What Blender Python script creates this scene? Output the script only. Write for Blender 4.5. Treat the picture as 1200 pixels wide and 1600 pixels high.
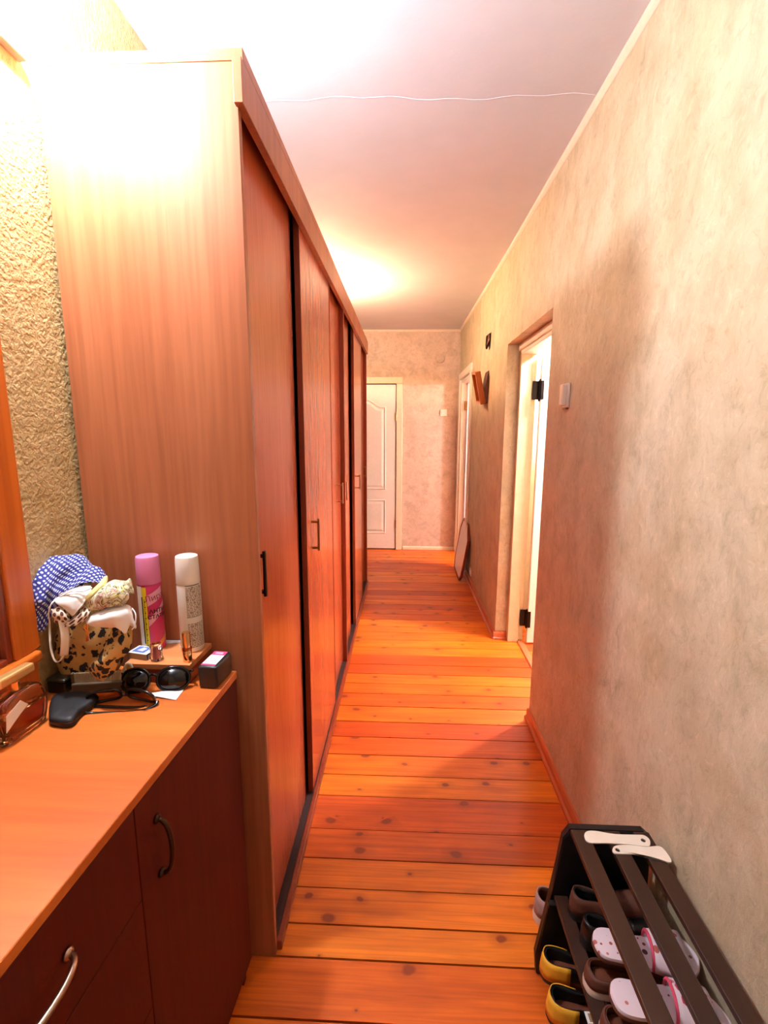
import bpy, bmesh, math, random
from mathutils import Vector, Matrix, noise

random.seed(7)
for o in list(bpy.data.objects):
    bpy.data.objects.remove(o, do_unlink=True)
SC = bpy.context.scene
COL = SC.collection
PI = math.pi

# ------------------------------------------------------------------ camera
CAMZ = 1.46
PITCH, YAW, ROLL, FPX = math.radians(9.9), math.radians(2.45), math.radians(.15), 745.0
fw = Vector((-math.sin(YAW)*math.cos(PITCH), math.cos(YAW)*math.cos(PITCH), -math.sin(PITCH)))
r0 = Vector((math.cos(YAW), math.sin(YAW), 0)); u0 = r0.cross(fw)
rt = r0*math.cos(ROLL)+u0*math.sin(ROLL); up = -r0*math.sin(ROLL)+u0*math.cos(ROLL)
cd = bpy.data.cameras.new('camera'); cam = bpy.data.objects.new('camera', cd); COL.objects.link(cam)
M = Matrix((rt, up, -fw)).transposed().to_4x4(); M.translation = Vector((0, 0, CAMZ))
cam.matrix_world = M
cd.sensor_fit = 'HORIZONTAL'; cd.sensor_width = 36; cd.lens = 36*FPX/1200; cd.clip_start = .02
SC.camera = cam

# ------------------------------------------------------------------ world, exposure, lamps outside view
w = bpy.data.worlds.new('world'); SC.world = w; w.use_nodes = True
w.node_tree.nodes['Background'].inputs[0].default_value = (1, .9, .8, 1)
w.node_tree.nodes['Background'].inputs[1].default_value = .3
SC.view_settings.view_transform = 'Standard'; SC.view_settings.look = 'None'
SC.view_settings.gamma = 1; SC.view_settings.use_curve_mapping = False
SC.view_settings.exposure = 1.0

# the four lamps are lit bulbs (glowing meshes built further down): place, watts, colour, radius
NEAR_L, NEAR_W, NEAR_C, NEAR_R = (-.705, .955, 2.285), 50, (.92, .95, 1.06), .030
FAR_L, FAR_W, FAR_C, FAR_R = (-.66, 3.85, 2.40), 42, (1, .70, .42), .044
BATH_L, BATH_W, BATH_C, BATH_R = (1.42, 2.86, 2.34), 165, (.98, .90, 1.0), .062
ROOM_L, ROOM_W, ROOM_C, ROOM_R = (2.9, 4.15, 2.0), 175, (1, .84, .88), .062

# ------------------------------------------------------------------ helpers
def ray(px, py):
    return rt*((px-600)/FPX) - up*((py-800)/FPX) + fw
def at(px, py, x=None, y=None, z=None):
    """world point lying where the line of sight of a photograph point meets the plane x, y or z = const"""
    d = ray(px, py)
    if x is not None: t = x/d.x
    elif y is not None: t = y/d.y
    else: t = (z-CAMZ)/d.z
    return Vector((0, 0, CAMZ))+d*t

def tag(o, label=None, cat=None, group=None, kind=None):
    if label: o['label'] = label
    if cat: o['category'] = cat
    if group: o['group'] = group
    if kind: o['kind'] = kind
    return o
def rootloc(o):
    v = Vector((0, 0, 0))
    while o: v += o.location; o = o.parent
    return v
def thing(name, loc, label, cat, group=None):
    o = bpy.data.objects.new(name, None); o.location = loc; o.empty_display_size = .05; COL.objects.link(o)
    return tag(o, label, cat, group)
def obj(name, bm, mat, parent=None, smooth=False, org=None):
    """bm holds world coordinates; the object's origin goes to org / its parent's place"""
    me = bpy.data.meshes.new(name)
    base = rootloc(parent) if parent else Vector((0, 0, 0))
    o_org = Vector(org) if org is not None else (base if parent else None)
    if o_org is None:
        xs = [v.co for v in bm.verts]
        o_org = Vector(((min(v.x for v in xs)+max(v.x for v in xs))/2, (min(v.y for v in xs)+max(v.y for v in xs))/2, min(v.z for v in xs)))
    bmesh.ops.translate(bm, verts=bm.verts, vec=-o_org)
    bmesh.ops.recalc_face_normals(bm, faces=bm.faces)
    if smooth:
        for f in bm.faces: f.smooth = True
    bm.to_mesh(me); bm.free()
    if isinstance(mat, (list, tuple)):
        for m in mat: me.materials.append(m)
    else: me.materials.append(mat)
    o = bpy.data.objects.new(name, me); o.location = o_org-base; COL.objects.link(o)
    if parent: o.parent = parent
    if smooth == 'auto':
        try: me.set_sharp_from_angle(angle=math.radians(40))
        except Exception: pass
    return o
def B(): return bmesh.new()
def add_box(bm, x0, x1, y0, y1, z0, z1, bevel=0, seg=1, mtx=None):
    m = Matrix.Translation(((x0+x1)/2, (y0+y1)/2, (z0+z1)/2)) @ Matrix.Diagonal((abs(x1-x0), abs(y1-y0), abs(z1-z0), 1))
    if mtx: m = mtx @ m
    r = bmesh.ops.create_cube(bm, size=1, matrix=m)
    if bevel:
        es = list({e for v in r['verts'] for e in v.link_edges})
        bmesh.ops.bevel(bm, geom=es, offset=bevel, segments=seg, affect='EDGES', profile=.5)
    return bm
def box(name, x0, x1, y0, y1, z0, z1, mat, parent=None, bevel=0, seg=1, mtx=None, org=None):
    return obj(name, add_box(B(), x0, x1, y0, y1, z0, z1, bevel, seg, mtx), mat, parent, org=org)
def struct(o): o['kind'] = 'structure'; return o
def lathe(bm, prof, c, n=32, ax=None):
    """prof: (r,z) pairs; c: base centre; ax: optional 3x3 frame"""
    c = Vector(c); rings = []
    for r, z in prof:
        ring = []
        for i in range(n):
            a = 2*PI*i/n; p = Vector((r*math.cos(a), r*math.sin(a), z))
            if ax: p = ax @ p
            ring.append(bm.verts.new(c+p))
        rings.append(ring)
    for a, b in zip(rings, rings[1:]):
        for i in range(n): bm.faces.new((a[i], a[(i+1) % n], b[(i+1) % n], b[i]))
    if prof[0][0] > 1e-6: bm.faces.new(rings[0][::-1])
    if prof[-1][0] > 1e-6: bm.faces.new(rings[-1])
    bmesh.ops.remove_doubles(bm, verts=bm.verts, dist=1e-6)
    return bm
def tube(bm, pts, r, n=8, closed=False, flat=1.0):
    pts = [Vector(p) for p in pts]; rings = []; N = len(pts); prev = None
    for i, p in enumerate(pts):
        a = pts[(i-1) % N] if (closed or i > 0) else p
        b = pts[(i+1) % N] if (closed or i < N-1) else p
        t = (b-a).normalized()
        if prev is None:
            h = Vector((0, 0, 1)) if abs(t.z) < .9 else Vector((1, 0, 0)); nrm = t.cross(h).normalized()
        else: nrm = (prev-t*prev.dot(t)).normalized()
        prev = nrm; bn = t.cross(nrm)
        rr = r[i] if isinstance(r, (list, tuple)) else r
        rings.append([bm.verts.new(p+nrm*math.cos(2*PI*k/n)*rr+bn*math.sin(2*PI*k/n)*rr*flat) for k in range(n)])
    R_ = range(N if closed else N-1)
    for i in R_:
        a, b = rings[i], rings[(i+1) % N]
        for k in range(n): bm.faces.new((a[k], a[(k+1) % n], b[(k+1) % n], b[k]))
    if not closed: bm.faces.new(rings[0][::-1]); bm.faces.new(rings[-1])
    return bm
def prism(bm, pts, vec):
    """closed polygon of world points extruded by vec"""
    a = [bm.verts.new(Vector(p)) for p in pts]; b = [bm.verts.new(Vector(p)+Vector(vec)) for p in pts]
    n = len(a); bm.faces.new(a[::-1]); bm.faces.new(b)
    for i in range(n): bm.faces.new((a[i], a[(i+1) % n], b[(i+1) % n], b[i]))
    return bm
def spline(pts, sub=6, closed=False):
    pts = [Vector(p) for p in pts]; out = []; N = len(pts)
    rng = range(N) if closed else range(N-1)
    for i in rng:
        if closed: p = [pts[(i+k) % N] for k in (-1, 0, 1, 2)]
        else: p = [pts[max(i-1, 0)], pts[i], pts[i+1], pts[min(i+2, N-1)]]
        for k in range(sub):
            t = k/sub
            out.append(.5*((2*p[1])+(p[2]-p[0])*t+(2*p[0]-5*p[1]+4*p[2]-p[3])*t*t+(3*p[1]-p[0]-3*p[2]+p[3])*t**3))
    if not closed: out.append(pts[-1])
    return out
def sheet(bm, rows, sub=5, amp=0, fr=20, seed=0, uv=None):
    """smooth surface through a grid of control points, with fine folds"""
    rows = [spline(r, sub) for r in rows]
    cols = [spline([r[j] for r in rows], sub) for j in range(len(rows[0]))]
    nu, nv = len(cols), len(cols[0])
    g = [[bm.verts.new(cols[i][j]) for i in range(nu)] for j in range(nv)]
    uvl = bm.loops.layers.uv.verify() if uv else None
    for j in range(nv-1):
        for i in range(nu-1):
            f = bm.faces.new((g[j][i], g[j][i+1], g[j+1][i+1], g[j+1][i]))
            if uvl:
                for l, (a, b) in zip(f.loops, ((i, j), (i+1, j), (i+1, j+1), (i, j+1))):
                    l[uvl].uv = (a/(nu-1)*uv[0], b/(nv-1)*uv[1])
    bm.normal_update()
    if amp:
        off = Vector((seed*3.1, seed*1.7, seed*.9))
        for v in bm.verts:
            v.co += v.normal*amp*(noise.noise(v.co*fr+off)+.5*noise.noise(v.co*fr*2.3+off))
    return bm
def solid(o, t, sub=0):
    m = o.modifiers.new('thickness', 'SOLIDIFY'); m.thickness = t; m.offset = 0
    if sub:
        s = o.modifiers.new('smooth', 'SUBSURF'); s.levels = s.render_levels = sub
    return o

# ------------------------------------------------------------------ materials
def s2l(c):
    return tuple(((v/255)/12.92 if v/255 <= .04045 else ((v/255+.055)/1.055)**2.4) for v in c)+(1,)
class NT:
    def __init__(s, name):
        s.m = bpy.data.materials.new(name); s.m.use_nodes = True; s.t = s.m.node_tree
        s.b = s.t.nodes['Principled BSDF']
    def n(s, typ, **k):
        nd = s.t.nodes.new(typ)
        for a, v in k.items(): setattr(nd, a, v)
        return nd
    def l(s, a, b): s.t.links.new(a, b)
    def set(s, **k):
        for a, v in k.items(): s.b.inputs[a.replace('_', ' ')].default_value = v
    def coord(s, kind='Object', scale=(1, 1, 1), rot=(0, 0, 0)):
        m = s.n('ShaderNodeMapping'); m.inputs['Scale'].default_value = scale; m.inputs['Rotation'].default_value = rot
        if kind == 'World':
            g = s.n('ShaderNodeNewGeometry'); s.l(g.outputs['Position'], m.inputs[0])
        else:
            g = s.n('ShaderNodeTexCoord'); s.l(g.outputs[kind], m.inputs[0])
        return m.outputs[0]
    def noise(s, v, scale, det=4, rough=.55, dist=0):
        n = s.n('ShaderNodeTexNoise'); n.inputs['Scale'].default_value = scale; n.inputs['Detail'].default_value = det
        n.inputs['Roughness'].default_value = rough; n.inputs['Distortion'].default_value = dist
        s.l(v, n.inputs['Vector']); return n.outputs['Fac']
    def ramp(s, f, stops):
        r = s.n('ShaderNodeValToRGB'); e = r.color_ramp.elements
        while len(e) < len(stops): e.new(.5)
        for k, (p, c) in enumerate(stops): e[k].position = p; e[k].color = c
        s.l(f, r.inputs[0]); return r.outputs[0]
    def mix(s, f, a, b, mode='MIX'):
        m = s.n('ShaderNodeMix', data_type='RGBA', blend_type=mode)
        for i, v in ((0, f), (6, a), (7, b)):
            if hasattr(v, 'is_linked') or hasattr(v, 'links'): s.l(v, m.inputs[i])
            else: m.inputs[i].default_value = v
        return m.outputs[2]
    def math(s, op, a, b=0, c=0):
        m = s.n('ShaderNodeMath', operation=op)
        for i, v in enumerate((a, b, c)):
            if hasattr(v, 'links'): s.l(v, m.inputs[i])
            else: m.inputs[i].default_value = v
        return m.outputs[0]
    def bump(s, h, strength, dist=.01):
        b = s.n('ShaderNodeBump'); b.inputs['Strength'].default_value = strength; b.inputs['Distance'].default_value = dist
        s.l(h, b.inputs['Height']); s.l(b.outputs[0], s.b.inputs['Normal'])
    def col(s, c): s.l(c, s.b.inputs['Base Color'])

def plain(name, rgb, rough=.5, metal=0, noise_amt=.06, scale=30, **k):
    t = NT(name); c = s2l(rgb); v = t.coord('Object'); f = t.noise(v, scale)
    d = tuple(x*(1-noise_amt*2) for x in c[:3])+(1,); e = tuple(min(1, x*(1+noise_amt)) for x in c[:3])+(1,)
    t.col(t.ramp(f, [(.3, d), (.7, e)])); t.set(Roughness=rough, Metallic=metal)
    for a, val in k.items(): t.b.inputs[a.replace('_', ' ')].default_value = val
    return t.m
def wood(name, c1, c2, along='Z', rough=.4, fine=60, coarse=5, kind='Object', coat=0, bump=.03, spec=.5):
    t = NT(name); sc = {'X': (.06, 1, 1), 'Y': (1, .06, 1), 'Z': (1, 1, .035)}[along]
    v = t.coord(kind, sc)
    f1 = t.noise(v, fine, 3, .6); f2 = t.noise(v, coarse, 3, .6, .12)
    a = t.ramp(f2, [(.32, s2l(c1)), (.68, s2l(c2))])
    dk = t.ramp(f1, [(.35, (.80, .76, .72, 1)), (.6, (1.0, 1.0, 1.0, 1))])
    t.col(t.mix(1.0, a, dk, 'MULTIPLY')); t.set(Roughness=rough, Coat_Weight=coat, Coat_Roughness=.2)
    t.b.inputs['Specular IOR Level'].default_value = spec
    t.bump(f1, bump, .002)
    return t.m

def wallpaper(name, c_lo, c_hi, c_vein, bump=.35, scale=9, stretch=.75):
    t = NT(name); v = t.coord('World', (1, 1, stretch))
    f = t.noise(v, scale, 6, .62, .35); g = t.noise(v, scale*.38, 4, .6, .5); h = t.noise(v, scale*4.5, 5, .65, .8)
    a = t.ramp(f, [(.33, s2l(c_lo)), (.56, s2l(c_hi))])
    vein = t.ramp(g, [(.40, (0, 0, 0, 1)), (.62, (1, 1, 1, 1))])
    c = t.mix(t.math('MULTIPLY', vein, .45), a, s2l(c_vein))
    fleck = t.ramp(t.noise(v, scale*3.2, 5, .7, 1.6), [(.34, (.84, .83, .80, 1)), (.47, (1, 1, 1, 1)), (.56, (1, 1, 1, 1)), (.68, (1.16, 1.16, 1.18, 1))])
    t.col(t.mix(1.0, c, fleck, 'MULTIPLY'))
    hh = t.math('ADD', t.math('MULTIPLY', f, 1.0), t.math('MULTIPLY', h, .45))
    t.bump(hh, bump, .02); t.set(Roughness=.62); t.b.inputs['Specular IOR Level'].default_value = .35
    return t.m
M_WALL = wallpaper('mottled_wallpaper', (172, 158, 130), (198, 184, 156), (188, 164, 128), bump=.34)
M_FARW = wallpaper('cloudy_wallpaper', (184, 160, 142), (212, 186, 168), (196, 170, 150), bump=.12, scale=12, stretch=1)
def stucco():
    t = NT('rough_relief_wallpaper'); v = t.coord('World', (1, 1, 1))
    f = t.noise(v, 110, 3, .5, .3); g = t.noise(v, 24, 4, .6, .6)
    t.col(t.ramp(g, [(.35, s2l((180, 148, 92))), (.65, s2l((198, 168, 114)))]))
    r = t.ramp(f, [(.38, (0, 0, 0, 1)), (.62, (1, 1, 1, 1))])
    t.bump(t.math('ADD', r, t.math('MULTIPLY', g, .8)), .40, .004); t.set(Roughness=.6)
    return t.m
M_STUCCO = stucco()
def ceil_mat():
    t = NT('painted_ceiling'); v = t.coord('World', (1, 1, 1))
    f = t.noise(v, 45, 5, .7); g = t.noise(v, 3, 3, .6)
    t.col(t.ramp(g, [(.3, s2l((216, 222, 234))), (.7, s2l((224, 230, 242)))]))
    t.bump(f, .18, .003); t.set(Roughness=.75); return t.m
M_CEIL = ceil_mat()
def pine():
    t = NT('varnished_pine'); oi = t.n('ShaderNodeObjectInfo'); g = t.n('ShaderNodeNewGeometry')
    cmb = t.n('ShaderNodeCombineXYZ'); r = oi.outputs['Random']
    t.l(t.math('MULTIPLY', r, 37), cmb.inputs[0]); t.l(t.math('MULTIPLY', r, 11), cmb.inputs[2])
    add = t.n('ShaderNodeVectorMath', operation='ADD'); t.l(g.outputs['Position'], add.inputs[0]); t.l(cmb.outputs[0], add.inputs[1])
    P = add.outputs[0]
    def mp(sc):
        m = t.n('ShaderNodeMapping'); m.inputs['Scale'].default_value = sc; t.l(P, m.inputs[0]); return m.outputs[0]
    grain = t.noise(mp((1.6, 60, 1)), 1.0, 4, .6, 1.2)
    blotch = t.noise(mp((1.2, 6, 1)), 2.0, 3, .55)
    tone = t.ramp(r, [(0, s2l((200, 78, 8))), (.35, s2l((222, 108, 10))), (.7, s2l((234, 132, 18))), (1, s2l((208, 84, 12)))])
    dk = t.ramp(grain, [(.3, (.74, .62, .5, 1)), (.62, (1.05, 1.03, 1, 1))])
    c = t.mix(1.0, tone, dk, 'MULTIPLY')
    bl = t.ramp(blotch, [(.42, (.86, .76, .66, 1)), (.6, (1.04, 1.02, 1, 1))])
    c = t.mix(1.0, c, bl, 'MULTIPLY')
    vo = t.n('ShaderNodeTexVoronoi', voronoi_dimensions='2D'); vo.inputs['Scale'].default_value = 1; vo.inputs['Randomness'].default_value = 1
    dis = t.n('ShaderNodeTexNoise'); dis.inputs['Scale'].default_value = 16; t.l(P, dis.inputs['Vector'])
    mm = t.n('ShaderNodeMix', data_type='VECTOR'); mm.inputs[0].default_value = .14
    t.l(mp((6.5, 9.5, 1)), mm.inputs[4]); t.l(dis.outputs['Color'], mm.inputs[5]); t.l(mm.outputs[1], vo.inputs['Vector'])
    spot = t.math('LESS_THAN', vo.outputs['Distance'], .5)
    sep0 = t.n('ShaderNodeSeparateColor'); t.l(vo.outputs['Color'], sep0.inputs[0])
    kd = t.math('DIVIDE', vo.outputs['Distance'], t.math('ADD', t.math('MULTIPLY', sep0.outputs[1], 1.5), .25))
    kn = t.ramp(kd, [(.0, (1, 1, 1, 1)), (.055, (1, 1, 1, 1)), (.09, (.3, .3, .3, 1)), (.24, (0, 0, 0, 1))])
    sep = t.n('ShaderNodeSeparateColor'); t.l(vo.outputs['Color'], sep.inputs[0])
    keep = t.math('GREATER_THAN', sep.outputs[0], .42)
    c = t.mix(t.math('MULTIPLY', t.math('MULTIPLY', kn, keep), .85), c, s2l((120, 34, 8)))
    t.col(c); t.bump(grain, .05, .002)
    t.set(Roughness=.42, Coat_Weight=.14, Coat_Roughness=.2)
    return t.m
M_PINE = pine()
M_GAP = plain('dark_gap', (30, 10, 4), .9)
M_SIDE = wood('walnut_veneer_side', (162, 90, 52), (190, 118, 78), 'Z', .42, 55, 4, 'World', .1)
M_DOOR = wood('walnut_veneer_door', (184, 82, 46), (202, 100, 60), 'Z', .24, 150, 4, 'World', .25, bump=.0)
M_EDGE = wood('walnut_edging', (128, 48, 22), (152, 62, 30), 'Z', .35, 60, 5, 'World')
M_DARKIN = plain('wardrobe_inside', (52, 22, 12), .8)
M_TOP = wood('beech_top', (190, 92, 30), (218, 124, 50), 'X', .40, 34, 4, 'World', .08)
M_FRONT = wood('dresser_front', (76, 14, 1), (94, 22, 3), 'Z', .6, 50, 5, 'World', spec=.2)  # veneer darkened so its colour carries the shade on the dresser front
M_RISER = wood('riser_veneer', (206, 122, 68), (224, 146, 90), 'X', .4, 40, 5, 'World')
M_MIRF = wood('mirror_frame_wood', (196, 92, 20), (226, 124, 40), 'Z', .35, 40, 5, 'World', .2)
M_BASEB = wood('skirting_wood', (190, 96, 52), (214, 124, 76), 'Y', .4, 60, 6, 'World', .1)
M_BRASS = plain('dull_brass', (150, 112, 66), .3, 1)
M_CHROME = plain('bright_metal', (176, 150, 130), .3, 1)
M_DKMETAL = plain('dark_bronze', (62, 36, 24), .38, .8)
M_WHITE = plain('white_gloss_paint', (236, 226, 214), .35, noise_amt=.02)
M_CREAM = plain('cream_paint', (232, 214, 184), .4, noise_amt=.03)
M_PLAST = plain('white_plastic', (232, 226, 212), .35, noise_amt=.01)
M_BLACK = plain('black_plastic', (13, 11, 11), .45, noise_amt=.02)
M_BLKGLOSS = plain('glossy_black', (8, 7, 8), .1, noise_amt=.02)
M_SLAT = wood('dark_slat_wood', (42, 20, 8), (58, 30, 13), 'Y', .45, 60, 5, 'World')
M_GREYMET = plain('grey_lamp_metal', (150, 150, 148), .4, .3)
def emis(name, rgb, s):
    t = NT(name); t.set(Base_Color=s2l(rgb), Roughness=.3); t.b.inputs['Emission Color'].default_value = s2l(rgb)
    t.b.inputs['Emission Strength'].default_value = s; return t.m
def bulb_mat(name, watts, c, r):
    t = NT(name); t.set(Base_Color=(.9, .9, .9, 1)); t.b.inputs['Emission Color'].default_value = c+(1,)
    t.b.inputs['Emission Strength'].default_value = watts/(4*PI*PI*r*r); return t.m
M_BULB = bulb_mat('lit_wall_bulb', NEAR_W, NEAR_C, NEAR_R); M_BULB2 = bulb_mat('lit_hall_bulb', FAR_W, FAR_C, FAR_R)
M_BULB3 = bulb_mat('lit_side_bulb', BATH_W, BATH_C, BATH_R); M_BULB4 = bulb_mat('lit_room_bulb', ROOM_W, ROOM_C, ROOM_R)
def glass(name, rgb, rough=.02, ior=1.45):
    t = NT(name); t.set(Base_Color=s2l(rgb), Roughness=rough, IOR=ior, Transmission_Weight=1.0); return t.m
M_GLASS = glass('clear_glass', (250, 245, 240)); M_AMBER = glass('amber_perfume', (250, 182, 118), .02, 1.34)
M_MIRROR = plain('mirror_silver', (220, 220, 220), .02, 1, noise_amt=0)

# ------------------------------------------------------------------ the setting
CZ = 2.57; XL = -.776; XR = .65; YF = 5.71; YB = -.9
def xr(y): return XR if y < 3.2 else XR-(y-3.2)*.010
fl = struct(box('floor', -2.1, 3.6, YB, 6.3, -.06, -.022, M_GAP))
ys = [.60, .72, .83, .949, 1.092, 1.185, 1.299, 1.408, 1.53, 1.692, 1.811, 1.941, 2.069, 2.192, 2.327]
while ys[0] > YB+.1: ys.insert(0, ys[0]-random.uniform(.11, .13))
while ys[-1] < YF-.09: ys.append(ys[-1]+random.uniform(.105, .128))
ys[-1] = YF
pm = bpy.data.meshes.new('plank'); b_ = add_box(B(), -.5, .5, -.5, .5, -.022, 0, .0); 
b_.to_mesh(pm); b_.free(); pm.materials.append(M_PINE)
def plank(x0, x1, y0, y1, par, tilt=0):
    o = bpy.data.objects.new('plank', pm); o.parent = par
    o.location = Vector(((x0+x1)/2, (y0+y1)/2, random.uniform(-.0014, 0)))-rootloc(par)
    o.scale = (x1-x0, y1-y0-random.choice([.0025, .003, .004, .006]), 1); o.rotation_euler.z = tilt; COL.objects.link(o)
for a, b in zip(ys, ys[1:]):
    plank(XL if b < 4.45 else -1.98, .795, a, b, fl)
y = 1.35
while y < 3.5:
    s = random.uniform(.11, .125); plank(.835, 2.6, y, y+s, fl); y += s
y = 3.8
while y < 6.1:
    s = random.uniform(.11, .125); plank(.80, 3.55, y, y+s, fl); y += s
struct(box('ceiling', -2.1, 3.6, YB, 6.3, CZ, CZ+.08, M_CEIL))
ce = bpy.data.objects['ceiling']
bm = B(); pts = [(x, 1.845+.010*math.sin(x*9)+.006*math.sin(x*31)+.02*x, CZ-.0005) for x in [(-.776+i*.0475) for i in range(31)]]
tube(bm, [(x, y, z+.0018) for x, y, z in pts], .0028, 6, flat=1); obj('plaster_seam', bm, M_CEIL, ce)

bm = B(); add_box(bm, XL-.12, XL, YB, 4.45, 0, CZ); struct(obj('wall_left', bm, M_STUCCO))
bm = B(); add_box(bm, -2.1, XL-.12, 4.35, 4.45, 0, CZ); add_box(bm, -2.1, -2.0, 4.45, YF, 0, CZ); struct(obj('wall_left_passage', bm, M_FARW))
struct(box('wall_back', XL-.12, .80, YB-.1, YB, 0, CZ, M_WALL))
# right wall: two openings
D1A, D1B, D1T = 2.262, 3.205, 1.992
D2A, D2B, D2T = 4.74, 5.62, 2.02
def seg(bm, y0, y1, z0, z1):
    p = [(xr(y0), y0, z0), (.80, y0, z0), (.80, y1, z0), (xr(y1), y1, z0)]
    prism(bm, p, (0, 0, z1-z0))
bm = B(); seg(bm, YB, D1A, 0, CZ); seg(bm, D1B, D2A, 0, CZ); seg(bm, D2B, YF, 0, CZ); seg(bm, D1A, D1B, D1T, CZ); seg(bm, D2A, D2B, D2T, CZ)
wr = struct(obj('wall_right', bm, M_WALL))
bm = B(); add_box(bm, -2.1, .80, YF, YF+.12, 0, CZ); struct(obj('wall_far', bm, M_FARW))
# rooms behind the right wall
M_ROOMW = plain('side_room_paint', (226, 208, 170), .7, noise_amt=.03, scale=4)
bm = B(); add_box(bm, .80, 2.7, 1.25, 1.35, 0, CZ); add_box(bm, 2.6, 2.7, 1.35, 3.55, 0, CZ); add_box(bm, .80, 3.6, 3.62, 3.74, 0, CZ)
struct(obj('wall_side_room', bm, M_ROOMW))
bm = B(); add_box(bm, 3.55, 3.65, 3.74, 6.2, 0, CZ); add_box(bm, .80, 3.65, 6.2, 6.3, 0, CZ)
struct(obj('wall_far_room', bm, M_ROOMW))

# crown mouldings and skirtings
M_TRIM = plain('crown_paint', (226, 206, 184), .5, noise_amt=.03)
def strip_profile(name, prof, p0, p1, nrm, mat, kind='structure'):
    """prof: (out, z) points swept from p0 to p1; nrm points into the room"""
    bm = B(); p0 = Vector(p0); p1 = Vector(p1); nrm = Vector(nrm)
    prism(bm, [p0+nrm*a+Vector((0, 0, z)) for a, z in prof], p1-p0)
    o = obj(name, bm, mat); o['kind'] = kind; return o
crown = [(0, 0), (.016, 0), (.013, -.012), (.004, -.022), (0, -.024)]
strip_profile('trim_1', crown, (XR, YB, CZ), (XR, 3.2, CZ), (-1, 0, 0), M_TRIM)
strip_profile('trim_2', crown, (xr(3.2), 3.2, CZ), (xr(YF), YF, CZ), (-1, 0, 0), M_TRIM)
strip_profile('trim_3', crown, (-2.0, YF, CZ), (xr(YF), YF, CZ), (0, -1, 0), M_TRIM)
sk = [(0, 0), (.022, 0), (.022, .012), (.013, .018), (.013, .045), (.009, .055), (0, .057)]
strip_profile('baseboard_right', sk, (XR, YB, 0), (XR, D1A+.002, 0), (-1, 0, 0), M_BASEB)
strip_profile('baseboard_right_far', sk, (xr(3.2), D1B-.01, 0), (xr(D2A), D2A-.09, 0), (-1, 0, 0), M_BASEB)
strip_profile('baseboard_reveal', sk, (XR-.012, D1B, 0), (.728, D1B, 0), (0, -1, 0), M_BASEB)
strip_profile('baseboard_far', [(0, 0), (.014, 0), (.014, .03), (.006, .04), (0, .04)], (-.01, YF, 0), (xr(YF), YF, 0), (0, -1, 0), M_CREAM)

M_JAMB = plain('yellowed_frame_paint', (200, 184, 146), .5, noise_amt=.04)
# near right doorway: frame, threshold, leaf opened into the room
d1 = thing('door_1', (.78, D1B, 0), 'white door standing open inside the wallpapered doorway on the right', 'door'); d1['kind'] = 'structure'
del d1['category']
bm = B(); add_box(bm, .728, .832, D1B-.036, D1B-.001, 0, 1.955, .003); add_box(bm, .728, .80, D1B-.05, D1B-.036, 0, 1.94, .002); obj('door_jamb', bm, M_JAMB, d1)
bm = B(); add_box(bm, .728, .832, D1A+.001, D1A+.036, 0, 1.955, .003); obj('door_jamb', bm, M_JAMB, d1)
bm = B(); add_box(bm, .728, .832, D1A+.036, D1B-.036, 1.925, 1.99, .003); add_box(bm, .716, .728, D1A+.002, D1B-.002, 1.95, 1.99, .004); obj('door_head', bm, M_WHITE, d1)
box('threshold', .795, .835, D1A+.036, D1B-.036, -.02, .012, M_BASEB, d1, .004)
leaf = box('door_leaf', .850, 1.56, D1B-.086, D1B-.05, .012, 1.918, M_WHITE, d1, .003)
M_HINGE = plain('black_iron_hinge', (20, 10, 8), .45, .7)
for (px, py) in ((828, 610), (812.5, 965)):
    p = at(px, py, y=D1B-.055)
    bm = B(); add_box(bm, .806, .848, D1B-.060, D1B-.049, p.z-.058, p.z+.058, .002)
    add_box(bm, .848, .868, D1B-.094, D1B-.086, p.z-.058, p.z+.058, .002)
    lathe(bm, [(0, -.07), (.005, -.068), (.009, -.058), (.009, .058), (.005, .068), (0, .07)], (.846, D1B-.072, p.z), 12)
    obj('hinge', bm, M_HINGE, d1)

# far right doorway: architrave, jambs, leaf inside
d2 = thing('door_2', (.66, 5.2, 0), 'pale door standing open in the far doorway of the right wall', 'door'); d2['kind'] = 'structure'; del d2['category']
xo = xr(5.2)-.006
bm = B(); add_box(bm, xo-.012, xo+.012, D2A-.07, D2A+.01, 0, 2.005, .004); obj('architrave', bm, M_WHITE, d2)
bm = B(); add_box(bm, xo-.012, xo+.012, D2B-.01, YF-.002, 0, 2.005, .004); obj('architrave', bm, M_WHITE, d2)
bm = B(); add_box(bm, xo-.012, xo+.012, D2A-.07, YF-.002, 2.0055, 2.075, .004); obj('architrave', bm, M_WHITE, d2)
bm = B(); add_box(bm, xo+.012, .80, D2A+.001, D2A+.03, 0, 2.0, .003); add_box(bm, xo+.012, .80, D2B-.03, D2B-.001, 0, 2.0, .003); add_box(bm, xo+.012, .80, D2A+.03, D2B-.03, 1.97, 2.0, .003); obj('door_jamb', bm, M_WHITE, d2)
M_LILAC = plain('lilac_white_paint', (222, 206, 214), .4, noise_amt=.02)
box('door_leaf', .70, 1.42, D2B-.075, D2B-.035, .012, 1.965, M_LILAC, d2, .003)
for z in (.28, 1.72): box('hinge', .668, .70, D2B-.062, D2B-.05, z-.05, z+.05, M_BRASS, d2, .002)

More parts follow.
